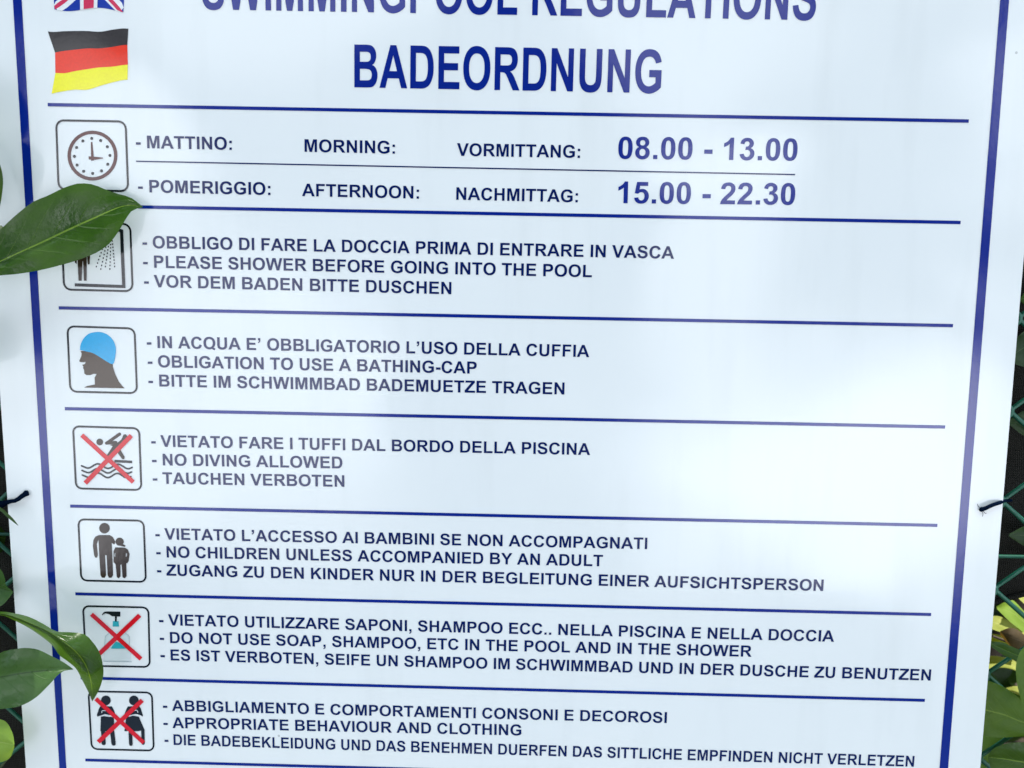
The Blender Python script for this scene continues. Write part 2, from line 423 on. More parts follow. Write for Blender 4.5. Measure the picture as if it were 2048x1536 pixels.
# ------------------------------------------------------------------ lettering outlines (2048 units per em)
GLYPHS = {
'I': (569, 'M147 0V1466H443V0Z'),
'L': (1251, 'M157 0V1454H453V247H1189V0Z'),
'T': (1251, 'M478 0V1218H43V1466H1208V1218H774V0Z'),
'E': (1366, 'M149 0V1466H1236V1218H445V893H1181V646H445V247H1264V0Z'),
'F': (1251, 'M151 0V1466H1156V1218H447V871H1059V623H447V0Z'),
'H': (1479, 'M150 0V1466H446V889H1026V1466H1322V0H1026V641H446V0Z'),
'N': (1479, 'M151 0V1466H439L1039 487V1466H1314V0H1017L426 956V0Z'),
'M': (1706, 'M145 0V1466H588L854 466L1117 1466H1561V0H1286V1154L995 0H710L420 1154V0Z'),
'V': (1366, 'M523 0L-1 1466H320L691 381L1050 1466H1364L839 0Z'),
'W': (1933, 'M359 0L9 1466H312L533 459L801 1466H1153L1410 442L1635 1466H1933L1577 0H1263L971 1096L680 0Z'),
'A': (1479, 'M1471 0H1149L1021 333H435L314 0H0L571 1466H884ZM926 580L724 1124L526 580Z'),
'K': (1479, 'M153 0V1466H449V815L1047 1466H1445L893 895L1475 0H1092L689 688L449 443V0Z'),
'Z': (1251, 'M21 0V267L789 1218H108V1466H1206V1236L406 247H1237V0Z'),
'Y': (1366, 'M546 0V617L9 1466H356L701 886L1039 1466H1380L841 615V0Z'),
'U': (1479, 'M147 1466H443V672Q443 483 454 427Q473 337 544.5 282.5Q616 228 740 228Q866 228 930 279.5Q994 331 1007 406Q1020 481 1020 655V1466H1316V696Q1316 432 1292 323Q1268 214 1203.5 139Q1139 64 1031 19.5Q923 -25 749 -25Q539 -25 430.5 23.5Q322 72 259 149.5Q196 227 176 312Q147 438 147 684Z'),
'O': (1593, 'M89 724Q89 948 156 1100Q206 1212 292.5 1301Q379 1390 482 1433Q619 1491 798 1491Q1122 1491 1316.5 1290Q1511 1089 1511 731Q1511 376 1318 175.5Q1125 -25 802 -25Q475 -25 282 174.5Q89 374 89 724ZM394 734Q394 485 509 356.5Q624 228 801 228Q978 228 1091.5 355.5Q1205 483 1205 738Q1205 990 1094.5 1114Q984 1238 801 1238Q618 1238 506 1112.5Q394 987 394 734Z'),
'Q': (1593, 'M89 724Q89 948 156 1100Q206 1212 292.5 1301Q379 1390 482 1433Q619 1491 798 1491Q1122 1491 1316.5 1290Q1511 1089 1511 731Q1511 408 1283 211Q1392 133 1518 87L1407 -125Q1341 -105 1278 -70Q1200 -30 1082 59Q960 -25 802 -25Q475 -25 282 174.5Q89 374 89 724ZM394 734Q394 485 509 356.5Q624 228 801 228Q978 228 1091.5 355.5Q1205 483 1205 738Q1205 990 1094.5 1114Q984 1238 801 1238Q618 1238 506 1112.5Q394 987 394 734Z'),
'C': (1479, 'M1087 539L1374 448Q1308 208 1154.5 91.5Q1001 -25 765 -25Q473 -25 285 174.5Q97 374 97 720Q97 1086 286 1288.5Q475 1491 783 1491Q1052 1491 1220 1332Q1320 1238 1370 1062L1077 992Q1051 1106 968.5 1172Q886 1238 768 1238Q605 1238 503.5 1121Q402 1004 402 742Q402 464 502 346Q602 228 762 228Q880 228 965 303Q1050 378 1087 539Z'),
'G': (1593, 'M831 539V786H1469V202Q1376 112 1199.5 43.5Q1023 -25 842 -25Q612 -25 441 71.5Q270 168 184 347.5Q98 527 98 738Q98 967 194 1145Q290 1323 475 1418Q616 1491 826 1491Q1099 1491 1252.5 1376.5Q1406 1262 1450 1060L1156 1005Q1125 1113 1039.5 1175.5Q954 1238 826 1238Q632 1238 517.5 1115Q403 992 403 750Q403 489 519 358.5Q635 228 823 228Q916 228 1009.5 264.5Q1103 301 1170 353V539Z'),
'S': (1366, 'M74 477L362 505Q388 360 467.5 292Q547 224 682 224Q825 224 897.5 284.5Q970 345 970 426Q970 478 939.5 514.5Q909 551 833 578Q781 596 596 642Q358 701 262 787Q127 908 127 1082Q127 1194 190.5 1291.5Q254 1389 373.5 1440Q493 1491 662 1491Q938 1491 1077.5 1370Q1217 1249 1224 1047L928 1034Q909 1147 846.5 1196.5Q784 1246 659 1246Q530 1246 457 1193Q410 1159 410 1102Q410 1050 454 1013Q510 966 726 915Q942 864 1045.5 809.5Q1149 755 1207.5 660.5Q1266 566 1266 427Q1266 301 1196 191Q1126 81 998 27.5Q870 -26 679 -26Q401 -26 252 102.5Q103 231 74 477Z'),
'B': (1479, 'M150 1466H736Q910 1466 995.5 1451.5Q1081 1437 1148.5 1391Q1216 1345 1261 1268.5Q1306 1192 1306 1097Q1306 994 1250.5 908Q1195 822 1100 779Q1234 740 1306 646Q1378 552 1378 425Q1378 325 1331.5 230.5Q1285 136 1204.5 79.5Q1124 23 1006 10Q932 2 649 0H150ZM446 1222V883H640Q813 883 855 888Q931 897 974.5 940.5Q1018 984 1018 1055Q1018 1123 980.5 1165.5Q943 1208 869 1217Q825 1222 616 1222ZM446 639V247H720Q880 247 923 256Q989 268 1030.5 314.5Q1072 361 1072 439Q1072 505 1040 551Q1008 597 947.5 618Q887 639 685 639Z'),
'D': (1479, 'M148 1466H689Q872 1466 968 1438Q1097 1400 1189 1303Q1281 1206 1329 1065.5Q1377 925 1377 719Q1377 538 1332 407Q1277 247 1175 148Q1098 73 967 31Q869 0 705 0H148ZM444 1218V247H665Q789 247 844 261Q916 279 963.5 322Q1011 365 1041 463.5Q1071 562 1071 732Q1071 902 1041 993Q1011 1084 957 1135Q903 1186 820 1204Q758 1218 577 1218Z'),
'P': (1366, 'M149 0V1466H624Q894 1466 976 1444Q1102 1411 1187 1300.5Q1272 1190 1272 1015Q1272 880 1223 788Q1174 696 1098.5 643.5Q1023 591 945 574Q839 553 638 553H445V0ZM445 1218V802H607Q782 802 841 825Q900 848 933.5 897Q967 946 967 1011Q967 1091 920 1143Q873 1195 801 1208Q748 1218 588 1218Z'),
'R': (1479, 'M150 0V1466H773Q1008 1466 1114.5 1426.5Q1221 1387 1285 1286Q1349 1185 1349 1055Q1349 890 1252 782.5Q1155 675 962 647Q1058 591 1120.5 524Q1183 457 1289 286L1468 0H1114L900 319Q786 490 744 534.5Q702 579 655 595.5Q608 612 506 612H446V0ZM446 846H665Q878 846 931 864Q984 882 1014 926Q1044 970 1044 1036Q1044 1110 1004.5 1155.5Q965 1201 893 1213Q857 1218 677 1218H446Z'),
'0': (1139, 'M564 1472Q777 1472 897 1320Q1040 1140 1040 723Q1040 307 896 125Q777 -25 564 -25Q350 -25 219 139.5Q88 304 88 726Q88 1140 232 1322Q351 1472 564 1472ZM564 1239Q513 1239 473 1206.5Q433 1174 411 1090Q382 981 382 723Q382 465 408 368.5Q434 272 473.5 240Q513 208 564 208Q615 208 655 240.5Q695 273 717 357Q746 465 746 723Q746 981 720 1077.5Q694 1174 654.5 1206.5Q615 1239 564 1239Z'),
'1': (1139, 'M807 0H526V1059Q372 915 163 846V1101Q273 1137 402 1237.5Q531 1338 579 1472H807Z'),
'2': (1139, 'M1036 261V0H51Q67 148 147 280.5Q227 413 463 632Q653 809 696 872Q754 959 754 1044Q754 1138 703.5 1188.5Q653 1239 564 1239Q476 1239 424 1186Q372 1133 364 1010L84 1038Q109 1270 241 1371Q373 1472 571 1472Q788 1472 912 1355Q1036 1238 1036 1064Q1036 965 1000.5 875.5Q965 786 888 688Q837 623 704 501Q571 379 535.5 339Q500 299 478 261Z'),
'3': (1139, 'M77 389L349 422Q362 318 419 263Q476 208 557 208Q644 208 703.5 274Q763 340 763 452Q763 558 706 620Q649 682 567 682Q513 682 438 661L469 890Q583 887 643 939.5Q703 992 703 1079Q703 1153 659 1197Q615 1241 542 1241Q470 1241 419 1191Q368 1141 357 1045L98 1089Q125 1222 179.5 1301.5Q234 1381 331.5 1426.5Q429 1472 550 1472Q757 1472 882 1340Q985 1232 985 1096Q985 903 774 788Q900 761 975.5 667Q1051 573 1051 440Q1051 247 910 111Q769 -25 559 -25Q360 -25 229 89.5Q98 204 77 389Z'),
'5': (1139, 'M91 377L371 406Q383 311 442 255.5Q501 200 578 200Q666 200 727 271.5Q788 343 788 487Q788 622 727.5 689.5Q667 757 570 757Q449 757 353 650L125 683L269 1446H1012V1183H482L438 934Q532 981 630 981Q817 981 947 845Q1077 709 1077 492Q1077 311 972 169Q829 -25 575 -25Q372 -25 244 84Q116 193 91 377Z'),
'8': (1139, 'M327 790Q218 836 168.5 916.5Q119 997 119 1093Q119 1257 233.5 1364Q348 1471 559 1471Q768 1471 883.5 1364Q999 1257 999 1093Q999 991 946 911.5Q893 832 797 790Q919 741 982.5 647Q1046 553 1046 430Q1046 227 916.5 100Q787 -27 572 -27Q372 -27 239 78Q82 202 82 418Q82 537 141 636.5Q200 736 327 790ZM385 1070Q385 986 432.5 939Q480 892 559 892Q639 892 687 939.5Q735 987 735 1071Q735 1150 687.5 1197.5Q640 1245 562 1245Q481 1245 433 1197Q385 1149 385 1070ZM359 444Q359 328 418.5 263Q478 198 567 198Q654 198 711 260.5Q768 323 768 441Q768 544 710 606.5Q652 669 563 669Q460 669 409.5 598Q359 527 359 444Z'),
'.': (569, 'M147 0V281H428V0Z'),
':': (682, 'M201 780V1061H482V780ZM201 0V281H482V0Z'),
',': (569, 'M137 281H418V80Q418 -42 397 -112Q376 -182 317.5 -237.5Q259 -293 169 -325L114 -209Q199 -181 235 -132Q271 -83 273 0H137Z'),
'-': (682, 'M113 391V672H664V391Z'),
'\u2019': (569, 'M137 1466H418V1265Q418 1143 397 1073Q376 1003 317.5 947.5Q259 892 169 860L114 976Q199 1004 235 1053Q271 1102 273 1185H137Z'),
' ': (569, ''),
}
import re
def outline(d):
    cs, cur, p = [], [], (0, 0)
    for c, args in re.findall(r'([MLHVQZ])([^MLHVQZ]*)', d):
        a = [float(x) for x in args.split()]
        if c == 'M': cur = [(a[0], a[1])]; p = cur[0]
        elif c == 'L': p = (a[0], a[1]); cur.append(p)
        elif c == 'H': p = (a[0], p[1]); cur.append(p)
        elif c == 'V': p = (p[0], a[0]); cur.append(p)
        elif c == 'Q':
            for k in range(1, 6):
                t = k/5
                cur.append(((1-t)**2*p[0] + 2*t*(1-t)*a[0] + t*t*a[2], (1-t)**2*p[1] + 2*t*(1-t)*a[1] + t*t*a[3]))
            p = (a[2], a[3])
        elif c == 'Z': cs.append(cur)
    return cs
OUT = {k: (adv, outline(d)) for k, (adv, d) in GLYPHS.items()}
Z_PRINT = 0.00018
def text(parent, string, x0, y0, x1, y1, cap, material, name='text_line', capunits=1466.0):
    """one line of lettering whose ink runs from photo pixel (x0, y0) to (x1, y1) along its baseline"""
    A, B = PX(x0, y0), PX(x1, y1)
    capm = (PX((x0+x1)/2, (y0+y1)/2 - cap) - PX((x0+x1)/2, (y0+y1)/2)).length
    pen, pos = 0.0, []
    for ch in string:
        pos.append((ch, pen)); pen += OUT[ch][0]
    xs = [p[0]+o for ch, o in pos for c in OUT[ch][1] for p in c]
    lo, hi = min(xs), max(xs)
    d = (B - A); sx = d.length / (hi - lo); ux = d.normalized(); uy = Vector((-ux.y, ux.x, 0)); sy = capm / capunits
    mb = MB()
    for ch, o in pos:
        cs = OUT[ch][1]
        if not cs: continue
        tr = [[A + ux*((p[0]+o-lo)*sx) + uy*(p[1]*sy) for p in c] for c in cs]
        if ch == ':':
            for c in tr: mb.poly([c], Z_PRINT)
        else:
            mb.poly(tr, Z_PRINT)
    return mb.build(name, material, parent)

# ------------------------------------------------------------------ the sign
sign = empty('notice_board', PX(1010, 1750))
tag(sign, 'white glossy swimming pool rules board with blue lettering, pictograms and flags', 'notice board')
SL = PX(1010, 1750)
def on_sign(o):
    """children are modelled in the sign frame; bring them under the board's Empty"""
    o.location = -SL
    return o
def line_x(xa, ya, xb, yb, y):     # x on the line through two pixels
    return xa + (xb-xa)*(y-ya)/(yb-ya)
# panel corners (plane coordinates, carried on above and below the frame)
eL = (PX(10, 930), PX(52, 1536)); eR = (PX(2044.5, 550), PX(1960.5, 1536))
YT, YB = PX(1024, -420).y, PX(1024, 1760).y
def at_y(e, y): 
    a, b = e; t = (y-a.y)/(b.y-a.y); return a.x + (b.x-a.x)*t
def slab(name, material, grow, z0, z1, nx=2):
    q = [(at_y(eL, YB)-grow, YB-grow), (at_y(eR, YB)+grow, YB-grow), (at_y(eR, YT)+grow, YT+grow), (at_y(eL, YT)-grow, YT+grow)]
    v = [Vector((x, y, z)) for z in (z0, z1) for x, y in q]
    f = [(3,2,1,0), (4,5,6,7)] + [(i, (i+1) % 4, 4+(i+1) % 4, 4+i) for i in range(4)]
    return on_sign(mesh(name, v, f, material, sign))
slab('panel', BOARD, 0.0, -0.003, 0.0)
slab('dark_edge_sheet', EDGE_SHEET, 0.0011, -0.006, -0.0032)  # dark sheet added wider than the panel to draw a dark edge line

def strip_px(pts_a, pts_b):      # quad from two pixel pairs
    return [PX(*pts_a[0]), PX(*pts_a[1]), PX(*pts_b[1]), PX(*pts_b[0])]
# blue border line: left and right runs measured in the frame, joined above and below it
def border():
    lo = [(PX(26, 0), PX(119, 1536)), (PX(43.7, 0), PX(133, 1536)), (PX(2000, 0), PX(1878.8, 1536)), (PX(2018, 0), PX(1896, 1536))]
    yt, yb = PX(1024, -370).y, PX(1024, 1715).y; w = 0.0042
    X = lambda i, y: at_y(lo[i], y)
    outer = [(X(0, yb), yb), (X(3, yb), yb), (X(3, yt), yt), (X(0, yt), yt)]
    inner = [(X(1, yb+w), yb+w), (X(2, yb+w), yb+w), (X(2, yt-w), yt-w), (X(1, yt-w), yt-w)]
    mb = MB(); mb.poly([outer, inner], Z_PRINT)
    return on_sign(mb.build('border_line', BLUE, sign))
border()
def rule(x0, y0, x1, y1, w, material, name='divider_line'):
    a, b = PX(x0, y0), PX(x1, y1); u = (b-a).normalized(); n = Vector((-u.y, u.x, 0)) * (w*K*0.5)
    mb = MB(); mb.poly([[a-n, b-n, b+n, a+n]], Z_PRINT)
    return on_sign(mb.build(name, material, sign))
for d in ((95.7, 209.3, 1937.3, 242.2), (276, 413.8, 1921, 445), (117.8, 615.7, 1905.8, 651.2), (129.9, 817.2, 1890.2, 853.9),
          (140.6, 1012, 1874.6, 1050.6), (151, 1187.4, 1862, 1228.8), (161.6, 1355.5, 1849.5, 1400.4), (170.9, 1519.6, 1838, 1566)):
    rule(*d, 6.6, BLUE)
rule(272.3, 322.5, 1590, 349.2, 2.6, NAVY, 'thin_line')

T2 = lambda *a, **k: on_sign(text(sign, *a, **k))
def ext(xa, ya, xb, yb, x0, x1):
    s = (yb-ya)/(xb-xa); return ya+s*(x0-xa), ya+s*(x1-xa)
y0, y1 = ext(467.6, 19.8, 1572.6, 39.6, 404, 1630)
T2('SWIMMINGPOOL REGULATIONS', 404, y0, 1630, y1, 87.5, BLUE, 'title_line')
y0, y1 = ext(708.8, 174.7, 1258, 185.3, 708.8, 1321.3)
T2('BADEORDNUNG', 708.8, y0, 1321.3, y1, 86, BLUE, 'title_line')
LINES = [
 ('- MATTINO:', 272.3, 296.1, 464, 299.9, 25.4), ('MORNING:', 609.3, 303.7, 790, 307.6, 25.4), ('VORMITTANG:', 913.8, 311.7, 1160, 316, 25.4),
 ('- POMERIGGIO:', 276.7, 384.4, 541.2, 390.2, 25.2), ('AFTERNOON:', 604.2, 392.2, 838.1, 397.6, 25.2), ('NACHMITTAG:', 912.5, 399.6, 1155.5, 404.8, 25.2),
 ('- OBBLIGO DI FARE LA DOCCIA PRIMA DI ENTRARE IN VASCA', 285.4, 496, 1348, 517.6, 24.8),
 ('- PLEASE SHOWER BEFORE GOING INTO THE POOL', 286.7, 535, 1183.7, 554.6, 24.7),
 ('- VOR DEM BADEN BITTE DUSCHEN', 288.7, 573.8, 902.7, 588.6, 24.6),
 ('- IN ACQUA E\u2019 OBBLIGATORIO L\u2019USO DELLA CUFFIA', 294.1, 695.5, 1178.5, 714.3, 24.2),
 ('- OBLIGATION TO USE A BATHING-CAP', 296.2, 734, 953.3, 747.4, 24.1),
 ('- BITTE IM SCHWIMMBAD BADEMUETZE TRAGEN', 297.4, 772.4, 1128.7, 789, 24),
 ('- VIETATO FARE I TUFFI DAL BORDO DELLA PISCINA', 302.9, 893, 1180.3, 910, 23.4),
 ('- NO DIVING ALLOWED', 304.6, 930.3, 685, 936.8, 23.3),
 ('- TAUCHEN VERBOTEN', 306.2, 967.2, 689, 973.6, 23.2),
 ('- VIETATO L\u2019ACCESSO AI BAMBINI SE NON ACCOMPAGNATI', 311.2, 1078.4, 1294.2, 1098.2, 22.8),
 ('- NO CHILDREN UNLESS ACCOMPANIED BY AN ADULT', 313, 1114.4, 1205.6, 1132.6, 22.8),
 ('- ZUGANG ZU DEN KINDER NUR IN DER BEGLEITUNG EINER AUFSICHTSPERSON', 314.5, 1150.5, 1646.1, 1181.8, 22.7),
 ('- VIETATO UTILIZZARE SAPONI, SHAMPOO ECC.. NELLA PISCINA E NELLA DOCCIA', 318.7, 1250, 1667.9, 1283.4, 22.4),
 ('- DO NOT USE SOAP, SHAMPOO, ETC IN THE POOL AND IN THE SHOWER', 320, 1285.4, 1503, 1313.5, 22.3),
 ('- ES IST VERBOTEN, SEIFE UN SHAMPOO IM SCHWIMMBAD UND IN DER DUSCHE ZU BENUTZEN', 321.5, 1320, 1860.8, 1361, 22.2),
 ('- ABBIGLIAMENTO E COMPORTAMENTI CONSONI E DECOROSI', 326.4, 1421, 1333.4, 1445.8, 21.7),
 ('- APPROPRIATE BEHAVIOUR AND CLOTHING', 327.4, 1455.4, 1042.7, 1470.8, 21.7),
 ('- DIE BADEBEKLEIDUNG UND DAS BENEHMEN DUERFEN DAS SITTLICHE EMPFINDEN NICHT VERLETZEN', 329.7, 1489, 1827.4, 1533.2, 21.5),
]
for L in LINES:
    T2(*L, NAVY)
T2('08.00 - 13.00', 1236, 317.5, 1593.8, 321.4, 44.6, BLUE, 'opening_hours', capunits=1472.0)
T2('15.00 - 22.30', 1236, 406.3, 1589.2, 409.8, 43.6, BLUE, 'opening_hours', capunits=1472.0)

# ------------------------------------------------------------------ pictograms
def rrect(c, r, n=5):
    """rounded quadrilateral through four corner points (in order), corner radius r"""
    P = []
    for i in range(4):
        p, a, b = c[i], c[i-1], c[(i+1) % 4]
        da, db = (a-p).normalized()*r, (b-p).normalized()*r
        for k in range(n+1):
            t = k/n
            q0, q1, q2 = p+da, p, p+db
            P.append(q0*(1-t)**2 + q1*2*t*(1-t)*0.78 + (q0+q2)*0.5*2*t*(1-t)*0.22 + q2*t*t)
    return P
def frame(corners, t=4.0, r=15):
    """rounded black outline: corners in pixels TL, BL, BR, TR"""
    c = [PX(*p) for p in corners]
    ctr = sum(c, Vector())/4
    inn = []
    for i in range(4):
        p, a, b = c[i], c[i-1], c[(i+1) % 4]
        inn.append(p + ((a-p).normalized() + (b-p).normalized()) * (t*K))
    mb = MB(); mb.poly([rrect(c, r*K), rrect(inn, (r-t)*K)], Z_PRINT)
    o = on_sign(mb.build('pictogram', BLACK, sign))
    return o
def shape(mb, pts, z=0, mi=0, smooth=0, holes=()):
    P = [PX(*p) for p in pts]
    if smooth:
        Q = [Vector(p) for p in P] + [Vector(P[0])]
        P = catmull(Q, smooth)[:-1]
    mb.poly([P] + [[PX(*p) for p in h] for h in holes], Z_PRINT + z, mi)
def disc(mb, x, y, r, z=0, mi=0, n=20, hole=0, rx=None):
    rx = rx or r
    c = [PX(x + rx*math.cos(2*math.pi*k/n), y + r*math.sin(2*math.pi*k/n)) for k in range(n)]
    cs = [c]
    if hole: cs.append([PX(x + hole*math.cos(2*math.pi*k/n), y + hole*math.sin(2*math.pi*k/n)) for k in range(n)])
    mb.poly(cs, Z_PRINT + z, mi)
def stroke(mb, pts, w, z=0, mi=0, round_=True, n=None):
    P = [PX(*p) for p in pts]
    if n: P = catmull(P, n)
    L, Rr = [], []
    for i, p in enumerate(P):
        t = (P[min(i+1, len(P)-1)] - P[max(i-1, 0)]).normalized(); nn = Vector((-t.y, t.x, 0)) * (w*K/2)
        L.append(p+nn); Rr.append(p-nn)
    if round_:
        for pt, sgn in ((P[-1], 1), (P[0], -1)):
            t = (P[-1]-P[-2]).normalized() if sgn == 1 else (P[0]-P[1]).normalized()
            nn = Vector((-t.y, t.x, 0)); arc = []
            for k in range(1, 6):
                a = math.pi*k/6
                arc.append(pt + (nn*math.cos(a) + t*math.sin(a)) * (w*K/2))
            if sgn == 1: L += arc
            else: Rr = Rr; head = arc
        poly = L + Rr[::-1] + head
    else:
        poly = L + Rr[::-1]
    mb.poly([poly], Z_PRINT + z, mi)
def sub(mb, name, mats, parent):
    return mb.build(name, mats, parent)
def cross(parent, a, b, c, d, w):
    mb = MB(); stroke(mb, [a, b], w, .00016, 0, False); stroke(mb, [c, d], w, .00020, 0, False)
    return mb.build('cross', RED, parent)

# clock
p = frame([(110.5, 238.5), (115.5, 381), (258.7, 384.5), (253.4, 241)], 4.0, 16)
p['label'] = 'clock pictogram partly under the leaf'
mb = MB(); disc(mb, 185.2, 311.2, 50, hole=43.2, n=40); sub(mb, 'clock_ring', MAROON, p)
mb = MB()
for k in range(12):
    a = R(k*30 - 1.5)
    disc(mb, 184.6 + 35.5*math.sin(a), 311.8 - 35*math.cos(a), 3.1, n=12)
sub(mb, 'hour_dots', BLACK, p)
mb = MB()
shape(mb, [(182, 284), (185, 284), (188.5, 321), (182.5, 321.5)])
shape(mb, [(177.5, 312.5), (191, 313.5), (206.5, 315.2), (206.5, 317), (191, 319.5), (178, 319)], .00005)
sub(mb, 'clock_hands', MAROON, p)
# shower
p = frame([(121, 442.5), (126.5, 581), (267.6, 584.5), (262.6, 446)], 4.0, 16)
p['label'] = 'shower pictogram mostly hidden by the large leaf'
mb = MB()
stroke(mb, [(150, 569.7), (251, 573.2)], 6.2, 0, 0, False)
stroke(mb, [(243.4, 459), (248, 576)], 6.6, .00005, 0, False)
stroke(mb, [(243.4, 461), (220, 459)], 6.0, .00008, 0, False)
sub(mb, 'shower_cubicle', BLACK, p)
mb = MB()
disc(mb, 164, 473, 9.5)
shape(mb, [(150, 487), (176, 487), (181, 500), (179.5, 528), (176, 529), (174, 505), (173.5, 561.5), (168, 561.5), (166.5, 522), (165.5, 522), (163.5, 561.5), (157.5, 561.5), (154.5, 505), (153.5, 528), (150, 525), (148, 500)])
sub(mb, 'bather_figure', BROWN, p)
mb = MB()
for j, (xa, xb, ya, n) in enumerate(((212, 193, 478, 9), (215, 202, 480, 9), (219, 211, 480, 9), (222, 220, 482, 9), (225, 229.5, 482, 9))):
    for k in range(n):
        t = k/(n-1); x = xa + (xb-xa)*t; y = ya + (533 + (j % 2)*5 - ya)*t
        disc(mb, x, y, 1.9, n=8, rx=1.25)
sub(mb, 'water_drops', BLACK, p)
# bathing cap
p = frame([(133, 650.5), (139, 785), (276.3, 788.2), (271.2, 655)], 4.0, 15)
p['label'] = 'pictogram of a head in a blue bathing cap'
mb = MB()
shape(mb, [(161.5, 702), (163.5, 707), (163, 712), (158.8, 722), (160.5, 724), (168, 724.5), (171.5, 723.5), (170, 728), (164.5, 729.5), (167, 733), (166.5, 736),
           (168.5, 740), (169, 747), (173, 750), (181, 750), (188, 747.5), (193.5, 747.5), (192, 751), (189.5, 755), (190, 769), (184, 770), (174, 772), (168.5, 775),
           (249.5, 776.5), (246, 773), (238, 763), (231, 749), (226, 733), (225, 727), (212, 722), (199, 713), (185, 705), (172, 702)])
sub(mb, 'head', ink('head_brown_ink', (0.060, 0.034, 0.018), .2), p)
mb = MB()
shape(mb, [(160.5, 700), (161, 692), (164, 683), (170, 674), (179, 667), (190, 664.3), (201, 664), (212, 667.5), (221, 674), (228, 683), (231.5, 693), (232.2, 704), (230.5, 715), (226.5, 728),
           (214, 723), (200, 714), (186, 706), (172, 702.5)], .00006, 0, 72)
sub(mb, 'bathing_cap', CAPBLUE, p)
# no diving
p = frame([(144.3, 850.5), (150.6, 978.5), (285, 981.8), (280.3, 854.5)], 4.0, 14)
p['label'] = 'crossed out diver pictogram'
mb = MB()
disc(mb, 199.8, 883.8, 6.8)
stroke(mb, [(214, 886), (239.5, 868)], 6.5, .00002)
stroke(mb, [(213, 886.3), (232, 884.5)], 6, .00004)
shape(mb, [(220, 889.5), (234, 886.5), (243, 879), (247.5, 869), (252, 868), (257, 876), (256.5, 884), (241, 899), (250, 914), (246, 917.5), (234, 902), (223, 912), (213, 912), (226, 892)], .00006)
stroke(mb, [(236, 901), (246.5, 915.5)], 6.2, .00008)
sub(mb, 'diver_figure', BROWN, p)
mb = MB(); stroke(mb, [(229, 922), (264.5, 923.8)], 5.4, 0, 0, False); sub(mb, 'pool_edge', BLACK, p)
mb = MB()
for k in range(3):
    y = 931.5 + 9.2*k
    pts = [(163.5 + 2*k*.4, y)]
    for i in range(1, 17):
        pts.append((163.5 + 2*k*.4 + (101-2*k)*i/16, y + i*.1 + 4.4*math.sin(i/16*2*math.pi*2.5 - .35)))
    stroke(mb, pts, 3.6, .00002, 0, True, 60)
sub(mb, 'water_waves', BLACK, p)
cross(p, (164, 870), (267, 964), (263, 871), (171, 966), 9.4)
# adult with child
p = frame([(154.8, 1036.5), (161, 1162.5), (294, 1165.5), (289.3, 1039.5)], 4.0, 14)
p['label'] = 'pictogram of an adult with a child'
mb = MB()
disc(mb, 209.2, 1056.2, 10.6, n=24)
shape(mb, [(198, 1070), (220, 1070), (226, 1074), (231, 1083), (229, 1089), (223.5, 1085), (225, 1110), (226.5, 1150), (223, 1155.5), (218, 1155), (215.5, 1150), (213.5, 1110), (210.5, 1110),
           (212.5, 1150), (209.5, 1155.5), (204, 1155), (201.3, 1150), (198.7, 1110), (197.3, 1078), (194, 1088), (196, 1110), (194.5, 1115), (190.5, 1115), (188.5, 1110), (186, 1092), (187, 1080), (191, 1073)])
sub(mb, 'adult_figure', BROWN, p)
mb = MB()
disc(mb, 239.5, 1083.2, 8.2, n=20)
shape(mb, [(243, 1086), (252, 1091.5), (249, 1093.5), (240, 1091)], .00004)
shape(mb, [(231, 1094.5), (250, 1095), (256, 1099), (259.5, 1108), (257.5, 1122), (254.5, 1126.5), (253, 1126), (253.5, 1152), (250, 1156.5), (245.5, 1154.5), (243.5, 1129), (241, 1129), (241.5, 1152), (238, 1156.5), (234, 1154),
           (231.5, 1128), (227.5, 1124), (227.5, 1102)], .00006,
      holes=[[(229.5, 1106), (229, 1112), (231, 1114), (231, 1106)], [(252, 1105), (252, 1114), (254, 1112), (254.3, 1107)]])
sub(mb, 'child_figure', BROWN, p)
# no soap
p = frame([(164.3, 1210), (171, 1333), (301.8, 1335.6), (298.8, 1213)], 4.0, 14)
p['label'] = 'crossed out soap dispenser pictogram'
mb = MB()
shape(mb, [(204, 1229), (208, 1224), (214, 1222.5), (241, 1223), (241, 1233), (224, 1232), (219, 1228.5), (212, 1226.5), (207, 1228.5), (206, 1230)])
stroke(mb, [(232, 1232), (232, 1243)], 4, .00003, 0, False)
sub(mb, 'pump', BLACK, p)
mb = MB()
shape(mb, [(226, 1242), (237.5, 1242), (238.5, 1253), (225.5, 1253)])
shape(mb, [(222, 1297), (225, 1291), (232, 1283), (240, 1285), (247, 1289), (253, 1297)], .00003)
sub(mb, 'soap_liquid', TEAL, p)
mb = MB()
shape(mb, [(208, 1304), (217, 1298), (255, 1298), (262, 1304), (263, 1321), (207, 1321)], -.00004)
shape(mb, [(211, 1283), (213, 1270), (226, 1262), (240, 1262), (256, 1270), (260, 1283), (257, 1296), (213, 1296)], -.00004)
sub(mb, 'bottle', PALE, p)
mb = MB()
stroke(mb, [(207, 1322.3), (264, 1323.4)], 1.3, .00004, 0, False)
stroke(mb, [(209, 1296), (211, 1272), (226, 1260)], 1.0, .00004, 0, False)
stroke(mb, [(259, 1297), (259, 1272), (244, 1260)], 1.0, .00006, 0, False)
sub(mb, 'bottle_outline', PALELINE, p)
cross(p, (183.5, 1228), (282.5, 1317.5), (280, 1230), (193, 1313), 9.6)
